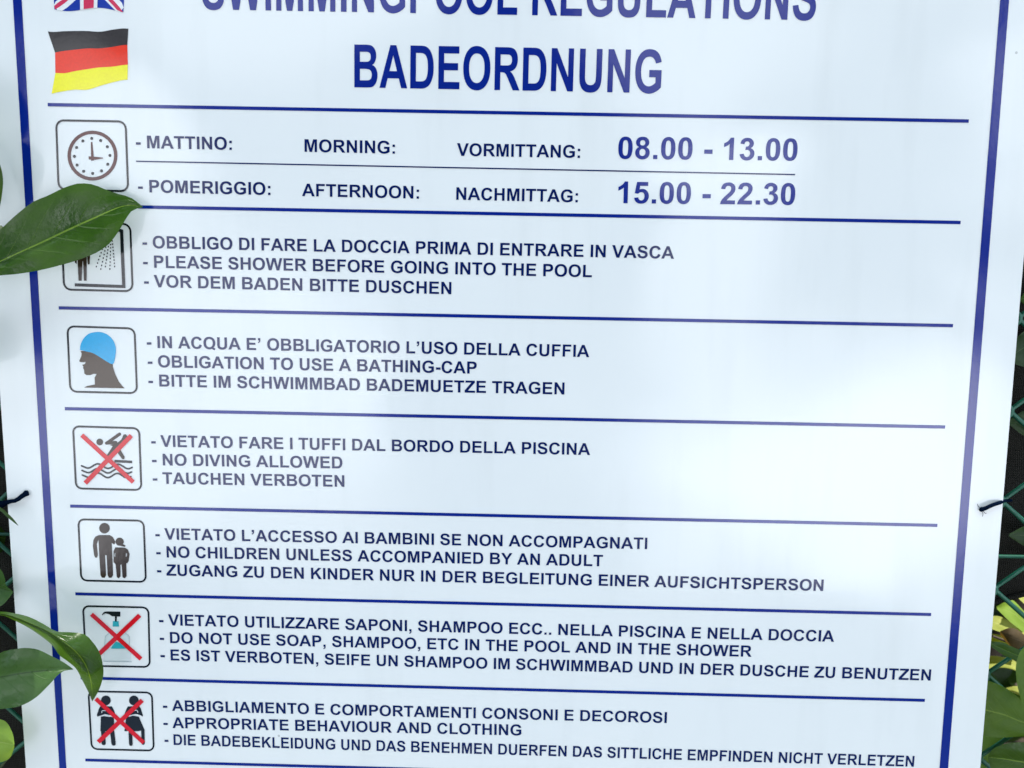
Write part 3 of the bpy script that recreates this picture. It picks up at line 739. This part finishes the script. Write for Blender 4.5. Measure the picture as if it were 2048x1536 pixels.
# couple
p = frame([(175.2, 1380.5), (182, 1499.5), (309.6, 1502.8), (305.8, 1383.2)], 4.0, 14)
p['label'] = 'crossed out pictogram of two people facing each other'
def standing(shift, flip, skirt):
    mb = MB()
    fx = lambda x: shift + (x if not flip else -x)
    q = lambda pts: [(fx(x), y) for x, y in pts]
    disc(mb, fx(0), 1400.6, 9.8)
    sh = lambda pts, z=0: shape(mb, q(pts), z)
    sh([(-11, 1412), (12, 1412.5), (16, 1420), (20, 1431), (13, 1431), (-2, 1428), (-17, 1433), (-18, 1430), (-14, 1417)])
    sh([(-10, 1433), (2, 1431), (16, 1435), (17, 1455), (14, 1462), (-11, 1462)], .00002)
    if skirt:
        sh([(-10, 1433), (15, 1433), (19, 1462), (-22, 1461)], .00003)
        stroke(mb, q([(-18, 1462), (-18.5, 1486)]), 7.5, .00004); stroke(mb, q([(7, 1462), (6, 1488)]), 8, .00005)
    else:
        stroke(mb, q([(-5.5, 1456), (-4.5, 1486)]), 9.5, .00004); stroke(mb, q([(12, 1456), (15.5, 1487)]), 9.5, .00005)
    return mb
ma = standing(212, False, False); ma.build('man_figure', BLACK, p)
mw = standing(268, True, True); mw.build('woman_figure', BLACK, p)
mb = MB()
stroke(mb, [(197, 1434), (206, 1431), (220, 1432.5)], 1.6, .00010, 0, True, 10)
stroke(mb, [(204, 1425), (205, 1421), (211, 1421)], 1.3, .00010, 0, True, 10)
stroke(mb, [(284, 1432), (272, 1428.5), (259, 1432)], 1.6, .00010, 0, True, 10)
stroke(mb, [(276, 1424), (274, 1420), (268, 1421)], 1.3, .00010, 0, True, 10)
mb.build('arm_lines', FLAGW, p)
cross(p, (192, 1397), (288, 1485), (285, 1400), (197, 1483.5), 9.6)

# ------------------------------------------------------------------ flags
def wave_flag(px_top, px_bottom, bands):
    """bands between a top and a bottom edge curve (pixels), listed as (fraction from, fraction to, material index)"""
    n = 24
    A = catmull([PX(*q) for q in px_top], n); B = catmull([PX(*q) for q in px_bottom], n)
    mb = MB()
    for f0, f1, mi in bands:
        b = len(mb.v)
        for a, c in zip(A, B):
            mb.v += [a.lerp(c, f0) + Vector((0, 0, Z_PRINT)), a.lerp(c, f1) + Vector((0, 0, Z_PRINT))]
        for i in range(n-1):
            mb.f.append((b+2*i, b+2*i+1, b+2*i+3, b+2*i+2)); mb.m.append(mi)
    return mb
mb = MB()
tops = [[(96, 63), (108, 64), (130, 62.5), (170, 62), (200, 63.5), (225, 59.5), (245, 57), (257, 57.5)],
        [(110.5, 105.5), (122, 103), (150, 99.5), (175, 97), (200, 97), (225, 94), (245, 90.5), (255, 90)],
        [(111, 146), (130, 146.5), (150, 142.5), (175, 138.5), (200, 135), (225, 133.5), (245, 130.5), (256, 129.5)],
        [(103.5, 187.5), (125, 183), (150, 179.5), (175, 179.5), (200, 172), (225, 165), (245, 160.5), (255.5, 159.5)]]
rows = [catmull([PX(*q) for q in t], 30) for t in tops]
for r in range(3):
    b = len(mb.v)
    bow = (0.9, -0.2, -0.6)[r]
    for a, c in zip(rows[r], rows[r+1]):
        mb.v += [a + Vector((0, 0, Z_PRINT)), c + Vector((0, 0, Z_PRINT))]
    for i in range(29):
        mb.f.append((b+2*i, b+2*i+1, b+2*i+3, b+2*i+2)); mb.m.append(r)
gf = on_sign(mb.build('german_flag', [FLAGK, FLAGR, FLAGY], sign))
gf['label'] = 'waving black, red and yellow German flag'
# Union flag: the lower part is in the frame, the rest runs on above it
def flag_uk():
    TL, TR, BL, BR = Vector((103, -92)), Vector((254, -97)), Vector((109, 17)), Vector((247, 22))
    def q(u, v):
        a = TL.lerp(TR, u); b = BL.lerp(BR, u); p_ = a.lerp(b, v)
        return (p_.x, p_.y + 4.5*math.sin(u*2*math.pi*1.05 + .4)*(0.6+.4*v))
    mb = MB()
    def band(u0, v0, u1, v1, w, mi, z, n=14):
        """stripe from (u0,v0) to (u1,v1), half width w in flag units, clipped to the flag"""
        asp = 1.37
        d = Vector(((u1-u0)*asp, v1-v0)).normalized(); nn = Vector((-d.y/asp, d.x)) * w
        b = len(mb.v)
        for k in range(n+1):
            t = k/n; u, v = u0+(u1-u0)*t, v0+(v1-v0)*t
            for s in (1, -1):
                uu, vv = min(max(u+nn.x*s, 0), 1), min(max(v+nn.y*s, 0), 1)
                pt = PX(*q(uu, vv)); mb.v.append(pt + Vector((0, 0, Z_PRINT+z)))
        for k in range(n):
            mb.f.append((b+2*k, b+2*k+1, b+2*k+3, b+2*k+2)); mb.m.append(mi)
    band(0, .5, 1, .5, .5, 0, 0, 24)
    band(0, 0, 1, 1, .10, 1, .00003); band(0, 1, 1, 0, .10, 1, .00006)
    band(0.0, 0.03, 1, 1.03, .036, 2, .00009); band(0.0, 0.97, 1, -.03, .036, 2, .00012)
    band(.5, 0, .5, 1, .17, 1, .00015); band(0, .5, 1, .5, .17, 1, .00018)
    band(.5, 0, .5, 1, .10, 2, .00021); band(0, .5, 1, .5, .10, 2, .00024)
    o = on_sign(mb.build('british_flag', [FLAGB, FLAGW, FLAGP], sign))
    o['label'] = 'lower edge of a waving British flag'
flag_uk()

# ------------------------------------------------------------------ ties through the board
def tie(pts, rads, label):
    P = catmull([PX(*q) for q in pts], 16)
    n = len(P); rr = []
    for i in range(n):
        f = i/(n-1)*(len(rads)-1); j = min(int(f), len(rads)-2); rr.append((rads[j]*(1-(f-j)) + rads[j+1]*(f-j))*K)
    mb = MB(); mb.tube(P, rr, 10)
    root = empty('cable_tie', PX(*pts[0]))
    tag(root, label, 'cable tie', 'dark ties holding the board to the fence')
    o = mb.build('strap', TIE, root, True); o.location = -PX(*pts[0])
    kb = MB()
    # knotted end: a small lumpy ball
    c = PX(*pts[0]); b = 0
    for i in range(7):
        a = math.pi*i/6
        for k in range(10):
            g = 2*math.pi*k/10; r = rads[0]*K*1.25*(1 + .12*math.sin(3*g+i))
            kb.v.append(c + Vector((r*math.sin(a)*math.cos(g), r*math.sin(a)*math.sin(g), r*math.cos(a)*.9)))
    for i in range(6):
        for k in range(10):
            kb.f.append((i*10+k, i*10+(k+1) % 10, (i+1)*10+(k+1) % 10, (i+1)*10+k)); kb.m.append(0)
    o = kb.build('knot', TIE, root, True); o.location = -c
    return root
tie([(52, 987, .0012), (43, 993, .0025), (32, 1001, .0025), (20, 1003, .002), (5, 1008, -.004), (-10, 1012, -.014)], [5.2, 4.2, 4.8, 7.5, 9, 6],
    'dark blue knotted tie looped through the left margin of the board')
rt = tie([(1963.5, 1019, .0012), (1972, 1016, .0025), (1985, 1010, .0025), (1999, 1005.5, .0015), (2008, 1002, -.004), (2022, 1001, -.014)], [4.2, 4.0, 3.6, 3.2, 3.2, 3.0],
    'dark blue knotted tie looped through the right margin of the board')
fb = MB()
for q in ([(1965, 1024), (1966, 1028), (1965, 1033)], [(1967, 1023), (1971, 1027), (1973, 1026)], [(1960, 1016), (1956, 1012), (1955, 1008)]):
    fb.tube([PX(x, y, .0010) for x, y in q], .00013, 5)
fo = fb.build('frayed_threads', TIE, rt); fo.location = -PX(1963.5, 1019, .0012)

# ------------------------------------------------------------------ chain-link fence behind the board
def fence():
    root = empty('wire_fence', (0, -0.55, -0.016))
    tag(root, 'green plastic coated diamond mesh fence behind the pool rules board', 'fence')
    z = -0.024
    n0 = PX(2008, 1003, z)
    dx, dy = 0.052, 0.0478
    mb = MB()
    W, Hh = 0.72, 0.62
    w = dx/2; nx = int(W/w)
    # each wire runs down the fence in a zigzag, hooking into its neighbour at every node
    for i in range(-nx, nx+1):
        pts = []
        for j in range(-int(Hh/(dy/2)), int(Hh/(dy/2))+1):
            k = (i + j) % 2
            x = n0.x + (i + k)*w + (0.0009 if k else -0.0009)
            y = n0.y + j*dy/2
            pts.append(Vector((x, y, z + (0.0012 if k else -0.0012))))
        P = []
        for a, b in zip(pts, pts[1:]):
            for t in (0.06, 0.5, 0.94): P.append(a.lerp(b, t))
        mb.tube(P, 0.00125, 6)
    o = mb.build('mesh_wires', WIRE, root, True); o.location = -Vector((0, -0.55, -0.016))
    tw = MB(); y = PX(2020, 1114, z-.004).y
    tw.tube([(-.75, y, z-.008), (0, y-.002, z-.008), (.75, y+.001, z-.008)], .0010, 8)
    o = tw.build('tension_wire', WIRE, root, True); o.location = -Vector((0, -0.55, -0.016))
fence()

# ------------------------------------------------------------------ shade net laced behind the wire
def net():
    m, nt, bs = newmat('dark_shade_net')
    g = nt.nodes.new('ShaderNodeNewGeometry')
    n = nt.nodes.new('ShaderNodeTexNoise'); n.inputs['Scale'].default_value = 38; n.inputs['Detail'].default_value = 4
    tcn = nt.nodes.new('ShaderNodeTexCoord')
    w1 = nt.nodes.new('ShaderNodeTexWave'); w1.bands_direction = 'X'; w1.inputs['Scale'].default_value = 330; w1.inputs['Distortion'].default_value = .6
    w2 = nt.nodes.new('ShaderNodeTexWave'); w2.bands_direction = 'Y'; w2.inputs['Scale'].default_value = 260; w2.inputs['Distortion'].default_value = .6
    nt.links.new(g.outputs['Position'], n.inputs['Vector'])
    for w in (w1, w2): nt.links.new(tcn.outputs['Object'], w.inputs['Vector'])
    mu = nt.nodes.new('ShaderNodeMath'); mu.operation = 'MULTIPLY'
    nt.links.new(w1.outputs['Fac'], mu.inputs[0]); nt.links.new(w2.outputs['Fac'], mu.inputs[1])
    ad = nt.nodes.new('ShaderNodeMath'); ad.operation = 'MULTIPLY'
    nt.links.new(mu.outputs[0], ad.inputs[0]); nt.links.new(n.outputs[0], ad.inputs[1])
    mx = nt.nodes.new('ShaderNodeMix'); mx.data_type = 'RGBA'
    mx.inputs['A'].default_value = (0.020, 0.019, 0.016, 1); mx.inputs['B'].default_value = (0.072, 0.068, 0.054, 1)
    nt.links.new(ad.outputs[0], mx.inputs['Factor']); nt.links.new(mx.outputs['Result'], bs.inputs['Base Color'])
    bs.inputs['Roughness'].default_value = .8
    bs.inputs['Specular IOR Level'].default_value = .2
    b = nt.nodes.new('ShaderNodeBump'); b.inputs['Distance'].default_value = .001
    nt.links.new(mu.outputs[0], b.inputs['Height']); nt.links.new(b.outputs[0], bs.inputs['Normal'])
    base = Vector((0, -.6, -.045))
    root = empty('shade_net', base)
    tag(root, 'dark woven shade net hanging behind the wire fence', 'shade net')
    q = [(-1300, 1820), (600, 1640), (1700, 1320), (1960, 1226), (2048, 1192), (2600, 1000)]
    lowpts = [PX(x, y, -.04) for x, y in q]
    nx, ny = 120, 40; v = []; f = []
    top = .62
    for i in range(nx+1):
        x = -.85 + 1.19*i/nx
        yl = lowpts[0].y
        for a, c in zip(lowpts, lowpts[1:]):
            if a.x <= x <= c.x: yl = a.y + (c.y-a.y)*(x-a.x)/(c.x-a.x)
        if x > lowpts[-1].x: yl = lowpts[-1].y
        for j in range(ny+1):
            t = j/ny; y = yl + (top-yl)*t
            v.append(Vector((x, y, -.044 + .005*math.sin(x*31+y*9) + .004*math.sin(x*11-y*23) + .003*math.sin(y*61+x*17))))
    for i in range(nx):
        for j in range(ny):
            a = i*(ny+1)+j; f.append((a, a+ny+1, a+ny+2, a+1))
    o = mesh('net_cloth', v, f, m, root, smooth=True); o.location = -base
    hem = MB(); P = [v[i*(ny+1)] + Vector((0, .001, .0012)) for i in range(nx+1)]
    hem.tube(P, .0016, 6); o = hem.build('hem_cord', m, root, True); o.location = -base
net()

# ------------------------------------------------------------------ leaves
def leaf_grid(up, mid, lo, fold=0.0, n=26, m=5, bulge=0.0):
    """blade between an upper and a lower edge with the midrib between; each a list of 3-D points base -> tip"""
    U_, M_, L_ = catmull(up, n), catmull(mid, n), catmull(lo, n)
    v, uv, f = [], [], []
    w = 2*m+1
    for i in range(n):
        s = i/(n-1)
        for k in range(w):
            if k <= m:
                t = k/m; p_ = U_[i].lerp(M_[i], t)
            else:
                t = (k-m)/m; p_ = M_[i].lerp(L_[i], t)
            off = abs(k-m)/m
            wid = (U_[i]-L_[i]).length
            p_ = p_ + Vector((0, 0, fold*wid*off + bulge*wid*math.sin(off*math.pi) + 0.012*wid*math.sin(s*17+k*1.3)*off))
            v.append(p_); uv.append((s, k/(w-1)))
    for i in range(n-1):
        for k in range(w-1):
            f.append((i*w+k, (i+1)*w+k, (i+1)*w+k+1, i*w+k+1))
    return v, f, uv
def px_leaf(root, rloc, up, mid, lo, z, material, fold=.08, bulge=.03, label=None, **kw):
    """leaf traced on its own distance from the board: z is (base, tip) height above the board plane"""
    def lift(pts):
        n = len(pts)
        return [PX(p[0], p[1], (p[2] if len(p) > 2 else z[0] + (z[1]-z[0])*i/(n-1))) for i, p in enumerate(pts)]
    v, f, uv = leaf_grid(lift(up), lift(mid), lift(lo), fold, bulge=bulge, **kw)
    o = mesh('leaf', v, f, material, root, smooth=True, uvs=uv)
    o.location = -rloc
    if label: o['label'] = label
    return o
def shrub(name, loc, label):
    r = empty(name, loc); tag(r, label, 'shrub', 'laurel shrubs beside the board'); return r, Vector(loc)

LS, lsl = shrub('laurel_shrub', PX(-160, 1900, -.02), 'glossy green laurel shrub reaching over the left edge of the board')
# the big leaf lying over the clock and shower pictograms
px_leaf(LS, lsl,
  [(-150, 588), (-120, 545), (-80, 510), (-40, 488), (0, 462), (25, 440), (45, 423), (70, 404), (100, 391), (122, 380), (145, 371), (165, 367), (190, 369.5), (213, 379), (240, 388.5), (262, 395), (286, 413.5)],
  [(-150, 588), (-100, 570), (-40, 542), (0, 523), (50, 500), (90, 482), (140, 458), (180, 440), (215, 424), (240, 414), (262, 410.5), (286, 414)],
  [(-150, 588), (-120, 590), (-80, 580), (-40, 560), (0, 551), (20, 549.5), (50, 546), (85, 540), (118, 532), (150, 523), (180, 512), (200, 503), (222, 487), (240, 462), (252, 440), (262, 424), (272, 418), (286, 414.5)],
  (.030, .007), LEAFSH, .06, .02, 'large dark green leaf lying across the clock and shower pictograms', n=40, m=7)
px_leaf(LS, lsl,
  [(-120, 250), (-70, 262), (-30, 282), (-8, 305), (4, 335), (8, 365), (4, 397), (-3, 425)],
  [(-120, 250), (-80, 280), (-45, 315), (-28, 345), (-20, 370), (-14, 395), (-8, 412), (-3, 425)],
  [(-120, 250), (-105, 300), (-85, 340), (-62, 370), (-42, 395), (-25, 410), (-12, 420), (-3, 425)],
  (.03, .012), LEAFDK, .06, .02, 'dark leaf edge at the upper left of the board')
px_leaf(LS, lsl,
  [(-120, 1378), (-80, 1335), (-40, 1312), (0, 1304), (14, 1298), (30, 1295.5), (55, 1293), (80, 1297), (105, 1310), (125, 1322), (146.5, 1338)],
  [(-120, 1378), (-60, 1362), (0, 1354), (40, 1347), (80, 1342), (115, 1339.5), (146.5, 1338.5)],
  [(-120, 1378), (-80, 1402), (-40, 1414), (0, 1415), (20, 1413), (45, 1408), (75, 1392), (100, 1368), (118, 1348), (130, 1341), (146.5, 1339)],
  (.034, .012), LEAFGR, .07, .03, 'broad pointed leaf over the lower left margin', n=34, m=6)
px_leaf(LS, lsl,
  [(-70, 1240, .03), (-30, 1228, .03), (0, 1223, .03), (25, 1226, .03), (55, 1233, .03), (85, 1247, .031), (112, 1262, .032), (140, 1264, .032), (168, 1268, .03), (185, 1284, .027), (200, 1308, .023), (207, 1338, .019), (205, 1360, .016), (196, 1384, .012), (184.5, 1403, .008)],
  [(-70, 1240, .03), (-30, 1234, .033), (0, 1227, .035), (30, 1234, .036), (60, 1246, .037), (90, 1259, .038), (112, 1272, .039), (135, 1289, .039), (155, 1307, .036), (171, 1330, .030), (180, 1355, .022), (184, 1380, .014), (184.5, 1403, .008)],
  [(-70, 1240, .03), (-30, 1240, .026), (0, 1230, .024), (30, 1241, .022), (60, 1257, .020), (85, 1275, .020), (105, 1292, .022), (118, 1310, .025), (138, 1324, .027), (153, 1338, .025), (164, 1360, .019), (177, 1385, .012), (184.5, 1403, .008)],
  (.03, .008), LEAFSH, 0, .02, 'curled leaf bending down over the soap pictogram', n=44, m=6)
px_leaf(LS, lsl,
  [(-70, 1470), (-45, 1448), (-20, 1442), (0, 1446), (13, 1455), (23, 1470), (28.5, 1488)],
  [(-70, 1470), (-40, 1476), (-10, 1482), (10, 1486), (28.5, 1490)],
  [(-70, 1470), (-55, 1505), (-30, 1525), (-10, 1531), (5, 1527), (18, 1517), (28.5, 1494)],
  (.012, .016), LEAFYG, -.12, .08, 'bright yellow green rounded leaf at the lower left corner')
px_leaf(LS, lsl,
  [(-70, 1150), (-40, 1128), (-15, 1124), (0, 1131), (9, 1142), (13.5, 1157), (14.5, 1170), (26, 1183)],
  [(-70, 1150), (-40, 1160), (-15, 1168), (5, 1177), (26, 1184)],
  [(-70, 1150), (-55, 1190), (-35, 1212), (-15, 1216), (0, 1212), (9, 1207), (18, 1197), (26, 1185)],
  (.01, .004), LEAFGR, .10, .05, 'grey green folded leaf beside the left edge')
px_leaf(LS, lsl,
  [(-30, 1005), (0, 1013), (16, 1026), (28, 1038), (36.5, 1050.5)], [(-30, 1008), (0, 1017), (15, 1028.5), (27, 1040), (36.5, 1051)], [(-30, 1012), (0, 1021), (13, 1032), (26, 1043), (36.5, 1051.5)],
  (.006, .010), LEAFDK, .2, .05, 'narrow leaf tip below the left tie', n=14, m=2)
px_leaf(LS, lsl, [(-60, 1075, -.03), (-30, 1050, -.03), (0, 1052, -.035), (20, 1075, -.04)], [(-60, 1078, -.03), (-30, 1072, -.03), (0, 1075, -.035), (20, 1080, -.04)],
  [(-60, 1082, -.03), (-30, 1100, -.03), (0, 1105, -.035), (20, 1085, -.04)], (0, 0), LEAFDK, .05, .03)
# more leaves on the same stem, beyond the left edge of the picture
for bx, by, tx, ty, wd, mt in ((-150, 900, -420, 800, 70, LEAF), (-155, 760, -60, 640, 45, LEAFDK), (-160, 560, -430, 500, 75, LEAFGR), (-140, 1120, -400, 1180, 70, LEAF),
                               (-170, 320, -330, 110, 65, LEAF), (-170, 300, -60, 130, 55, LEAFDK), (-130, 1300, -400, 1420, 72, LEAFMD), (-135, 1010, -330, 940, 50, LEAFMD)):
    dx_, dy_ = tx-bx, ty-by; l_ = math.hypot(dx_, dy_); nx_, ny_ = -dy_/l_, dx_/l_
    def edge(sg): return [(bx+dx_*t+nx_*wd*sg*h, by+dy_*t+ny_*wd*sg*h, .02+.03*t-.03*t*t) for t, h in ((0, 0), (.12, .42), (.3, .85), (.5, 1), (.7, .8), (.88, .35), (1, 0))]
    px_leaf(LS, lsl, edge(1), [(bx+dx_*t, by+dy_*t, .02+.03*t-.03*t*t) for t in (0, .3, .6, 1)], edge(-1), (0, 0), mt, .06, .03)
mb = MB()
for pts, r0, r1 in (([(-170, 1700, .01), (-140, 1300, .02), (-150, 900, .02), (-165, 585, .03), (-170, 300, .03)], 14, 8),
                    ([(-165, 600, .03), (-158, 592, .03), (-148, 587, .03)], 5, 3.5),
                    ([(-145, 1400, .02), (-130, 1385, .03), (-118, 1378, .034)], 5, 3.5),
                    ([(-142, 1290, .02), (-110, 1255, .028), (-68, 1240, .03)], 5, 3.5),
                    ([(-30, 480, .016), (-8, 466, .014), (6, 455, .012)], 5, 6),
                    ([(-60, 1560, -.02), (0, 1518, -.022), (30, 1500, -.025), (60, 1484, -.03)], 4, 3),
                    ([(-50, 1600, -.03), (0, 1536, -.03), (20, 1512, -.03), (44, 1492, -.035)], 3, 2.5)):
    P = catmull([PX(*q) for q in pts], 20)
    mb.tube(P, [(r0 + (r1-r0)*i/19)*K for i in range(20)], 8)
o = mb.build('stem', TWIG, LS, True); o.location = -lsl

RS, rsl = shrub('laurel_shrub', PX(2200, 1950, -.03), 'sunlit laurel shrub growing past the lower right edge of the board')
px_leaf(RS, rsl,
  [(2170, 1462), (2120, 1428), (2075, 1412), (2048, 1404), (2031, 1390), (2013, 1377), (1994, 1368), (1970, 1361), (1945, 1368), (1910, 1398)],
  [(2170, 1462), (2110, 1458), (2048, 1445), (2010, 1430), (1975, 1421), (1940, 1412), (1910, 1400)],
  [(2170, 1462), (2120, 1474), (2080, 1474), (2048, 1473), (2020, 1475), (1998, 1475), (1972, 1472), (1945, 1455), (1925, 1430), (1910, 1402)],
  (-.012, -.012), LEAFMD, .0, .015, 'broad green leaf tucked behind the lower right edge', n=34, m=6)
px_leaf(RS, rsl,
  [(2110, 1270), (2080, 1275), (2060, 1284), (2046, 1293), (2035, 1308), (2029, 1331), (2031, 1357), (2037, 1385), (2044, 1412), (2060, 1450)],
  [(2110, 1270), (2092, 1295), (2080, 1325), (2072, 1360), (2066, 1400), (2060, 1450)],
  [(2110, 1270), (2118, 1310), (2115, 1350), (2105, 1390), (2085, 1425), (2060, 1450)],
  (.0, .004), LEAFMD, .05, .03, 'bright green leaf at the right edge of the picture', n=30, m=6)
px_leaf(RS, rsl,
  [(2150, 1520), (2110, 1490), (2070, 1483), (2048, 1483), (2020, 1484), (2000, 1489), (1985, 1497), (1976, 1512)],
  [(2150, 1520), (2100, 1528), (2048, 1524), (2010, 1518), (1976, 1514)],
  [(2150, 1520), (2110, 1560), (2060, 1575), (2020, 1570), (1995, 1552), (1980, 1533), (1976, 1516)],
  (-.008, -.014), LEAF, .04, .04, 'rounded leaf in the lower right corner', n=30, m=6)
for up, mid, lo, mt, lb in (
    ([(2150, 700), (2110, 662), (2070, 655), (2035, 676), (2020, 712)], [(2150, 702), (2105, 690), (2060, 690), (2020, 714)], [(2150, 705), (2110, 728), (2070, 736), (2035, 730), (2020, 717)], LEAFDK, 'dim leaf poking through the fence beside the right edge'),
    ([(2150, 560), (2110, 548), (2070, 560), (2040, 598)], [(2150, 566), (2100, 580), (2065, 590), (2040, 600)], [(2150, 575), (2110, 612), (2070, 622), (2040, 602)], LEAF, None),
    ([(2140, 880), (2100, 832), (2060, 818), (2015, 842)], [(2140, 884), (2095, 858), (2055, 846), (2015, 844)], [(2140, 888), (2095, 888), (2055, 876), (2015, 847)], LEAFDK, None),
    ([(2140, 1100), (2100, 1062), (2060, 1050), (2018, 1068)], [(2140, 1104), (2095, 1084), (2055, 1072), (2018, 1070)], [(2140, 1108), (2095, 1110), (2055, 1096), (2018, 1073)], LEAFDK, None)):
    px_leaf(RS, rsl, up, mid, lo, (-.032, -.029), mt, -.05, .04, lb, n=20)
# leaves the sun reaches below the hem of the net: each tips its face up towards the light
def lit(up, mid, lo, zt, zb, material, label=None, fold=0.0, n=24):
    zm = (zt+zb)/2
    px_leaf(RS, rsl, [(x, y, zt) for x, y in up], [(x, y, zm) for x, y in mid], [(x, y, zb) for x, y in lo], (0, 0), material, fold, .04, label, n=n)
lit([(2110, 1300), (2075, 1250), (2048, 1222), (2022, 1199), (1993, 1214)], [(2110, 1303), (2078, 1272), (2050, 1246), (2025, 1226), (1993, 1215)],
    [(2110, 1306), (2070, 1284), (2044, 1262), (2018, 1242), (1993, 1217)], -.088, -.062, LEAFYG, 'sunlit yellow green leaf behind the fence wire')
lit([(2090, 1320), (2050, 1303), (2028, 1295), (2005, 1285), (1975, 1282)], [(2090, 1325), (2050, 1316), (2028, 1308), (2005, 1298), (1975, 1285)],
    [(2090, 1332), (2050, 1328), (2028, 1319), (2005, 1309), (1975, 1288)], -.016, -.013, LEAF, 'plain green leaf just in front of the fence wire')
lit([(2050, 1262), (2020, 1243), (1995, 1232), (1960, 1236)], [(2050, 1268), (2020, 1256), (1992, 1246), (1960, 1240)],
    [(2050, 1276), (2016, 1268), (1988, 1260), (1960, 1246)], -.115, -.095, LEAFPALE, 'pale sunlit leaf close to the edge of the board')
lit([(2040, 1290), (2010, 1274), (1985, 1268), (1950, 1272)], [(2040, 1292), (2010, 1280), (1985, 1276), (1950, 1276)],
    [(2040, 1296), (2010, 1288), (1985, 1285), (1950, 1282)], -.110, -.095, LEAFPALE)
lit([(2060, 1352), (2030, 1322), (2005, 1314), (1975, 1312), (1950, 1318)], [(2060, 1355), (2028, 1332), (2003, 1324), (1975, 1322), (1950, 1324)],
    [(2060, 1358), (2026, 1340), (2000, 1336), (1978, 1345), (1950, 1332)], -.110, -.085, LEAFPALE, 'leaf catching the sun, its colour brightened for it')
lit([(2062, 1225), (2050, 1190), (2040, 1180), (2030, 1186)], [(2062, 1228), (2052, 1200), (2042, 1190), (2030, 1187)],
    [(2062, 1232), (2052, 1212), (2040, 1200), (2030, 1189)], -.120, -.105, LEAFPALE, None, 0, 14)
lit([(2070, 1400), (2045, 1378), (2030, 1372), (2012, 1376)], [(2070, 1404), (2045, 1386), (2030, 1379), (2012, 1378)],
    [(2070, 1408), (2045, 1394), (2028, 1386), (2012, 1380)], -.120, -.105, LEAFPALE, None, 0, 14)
px_leaf(RS, rsl,
  [(2070, 1300, -.052), (2046, 1268, -.05), (2022, 1254, -.05), (2000, 1262, -.052)],
  [(2070, 1306, -.052), (2044, 1284, -.047), (2020, 1274, -.046), (2000, 1264, -.052)],
  [(2070, 1314, -.052), (2042, 1304, -.05), (2020, 1292, -.05), (2000, 1270, -.052)],
  (0, 0), LEAFDRY, .1, .05, 'withered brown leaf', n=14, m=3)
mb = MB()
for pts, r0, r1 in (([(2230, 1800, -.02), (2210, 1500, -.03), (2180, 1300, -.05), (2150, 1050, -.06)], 12, 7),
                    ([(2200, 1470, -.03), (2185, 1464, -.02), (2168, 1462, -.012)], 4, 3),
                    ([(2190, 1300, -.04), (2150, 1275, -.02), (2110, 1270, 0)], 4, 3),
                    ([(2210, 1540, -.025), (2180, 1525, -.015), (2148, 1520, -.008)], 4, 3),
                    ([(2160, 1360, -.05), (2090, 1325, -.06), (2030, 1290, -.06), (1985, 1272, -.06)], 6, 3)):
    P = catmull([PX(*q) for q in pts], 16)
    mb.tube(P, [(r0 + (r1-r0)*i/15)*K for i in range(16)], 8)
o = mb.build('stem', BARK, RS, True); o.location = -rsl

# ------------------------------------------------------------------ the hedge behind the fence
def hedge():
    base = Vector((0, -0.75, -0.35))
    root = empty('laurel_hedge', base)
    tag(root, 'dense dark laurel hedge in shade behind the wire fence and board', 'hedge')
    rnd = random.Random(11)
    v, f, mi, uv = [], [], [], []
    sun_l = MS.to_3x3().inverted() @ sun_dir
    gaps = [(PX(2020, 1245, -.05), .030), (PX(2005, 1330, -.08), .022), (PX(-5, 1490, -.03), .028)]
    count = 0
    while count < 5200:
        c = Vector((rnd.uniform(-.95, .95), rnd.uniform(-.85, .75), -0.17 - 0.60*rnd.random()**1.2))
        skip = False
        for g, rad_ in gaps:                       # openings through which the low sun reaches a few leaves
            w = c - g; t = w.dot(sun_l)
            if t > 0 and (w - sun_l*t).length < rad_: skip = True; break
        if skip: continue
        count += 1
        L = rnd.uniform(.06, .11); Wd = L*rnd.uniform(.34, .44)
        rot = Matrix.Rotation(rnd.uniform(0, 6.28), 3, 'Z') @ Matrix.Rotation(rnd.uniform(-.9, .9), 3, 'Y') @ Matrix.Rotation(rnd.uniform(-.8, .8), 3, 'X')
        b = len(v); kind = rnd.choices((0, 1, 2, 3), (.25, .62, .05, .08))[0]
        for i in range(6):
            s = i/5; hw = Wd*.5*math.sin(math.pi*min(1, s*.93+.05))**.8 if 0 < i < 5 else .0004
            for k in (-1, 0, 1):
                p_ = Vector((s*L - L/2, k*hw, abs(k)*hw*.25 - .03*(s-.5)**2))
                v.append(c + rot @ p_); uv.append((s, .5+k*.5))
        for i in range(5):
            for k in range(2):
                f.append((b+i*3+k, b+(i+1)*3+k, b+(i+1)*3+k+1, b+i*3+k+1)); mi.append(kind)
    o = mesh('foliage', v, f, LEAVES, root, mi, True, uv); o.location = -base
    tag(o, kind='stuff')
    mb = MB()
    for i in range(16):
        x = -.9 + 1.8*i/15 + rnd.uniform(-.04, .04); z = -.3 + rnd.uniform(-.12, .1)
        P = [Vector((x + rnd.uniform(-.05, .05)*j, -1.0 + .3*j, z + rnd.uniform(-.04, .04)*j)) for j in range(6)]
        mb.tube(catmull(P, 18), [.011 - .0005*j for j in range(18)], 7)
    o = mb.build('branches', BARK, root, True); o.location = -base
hedge()
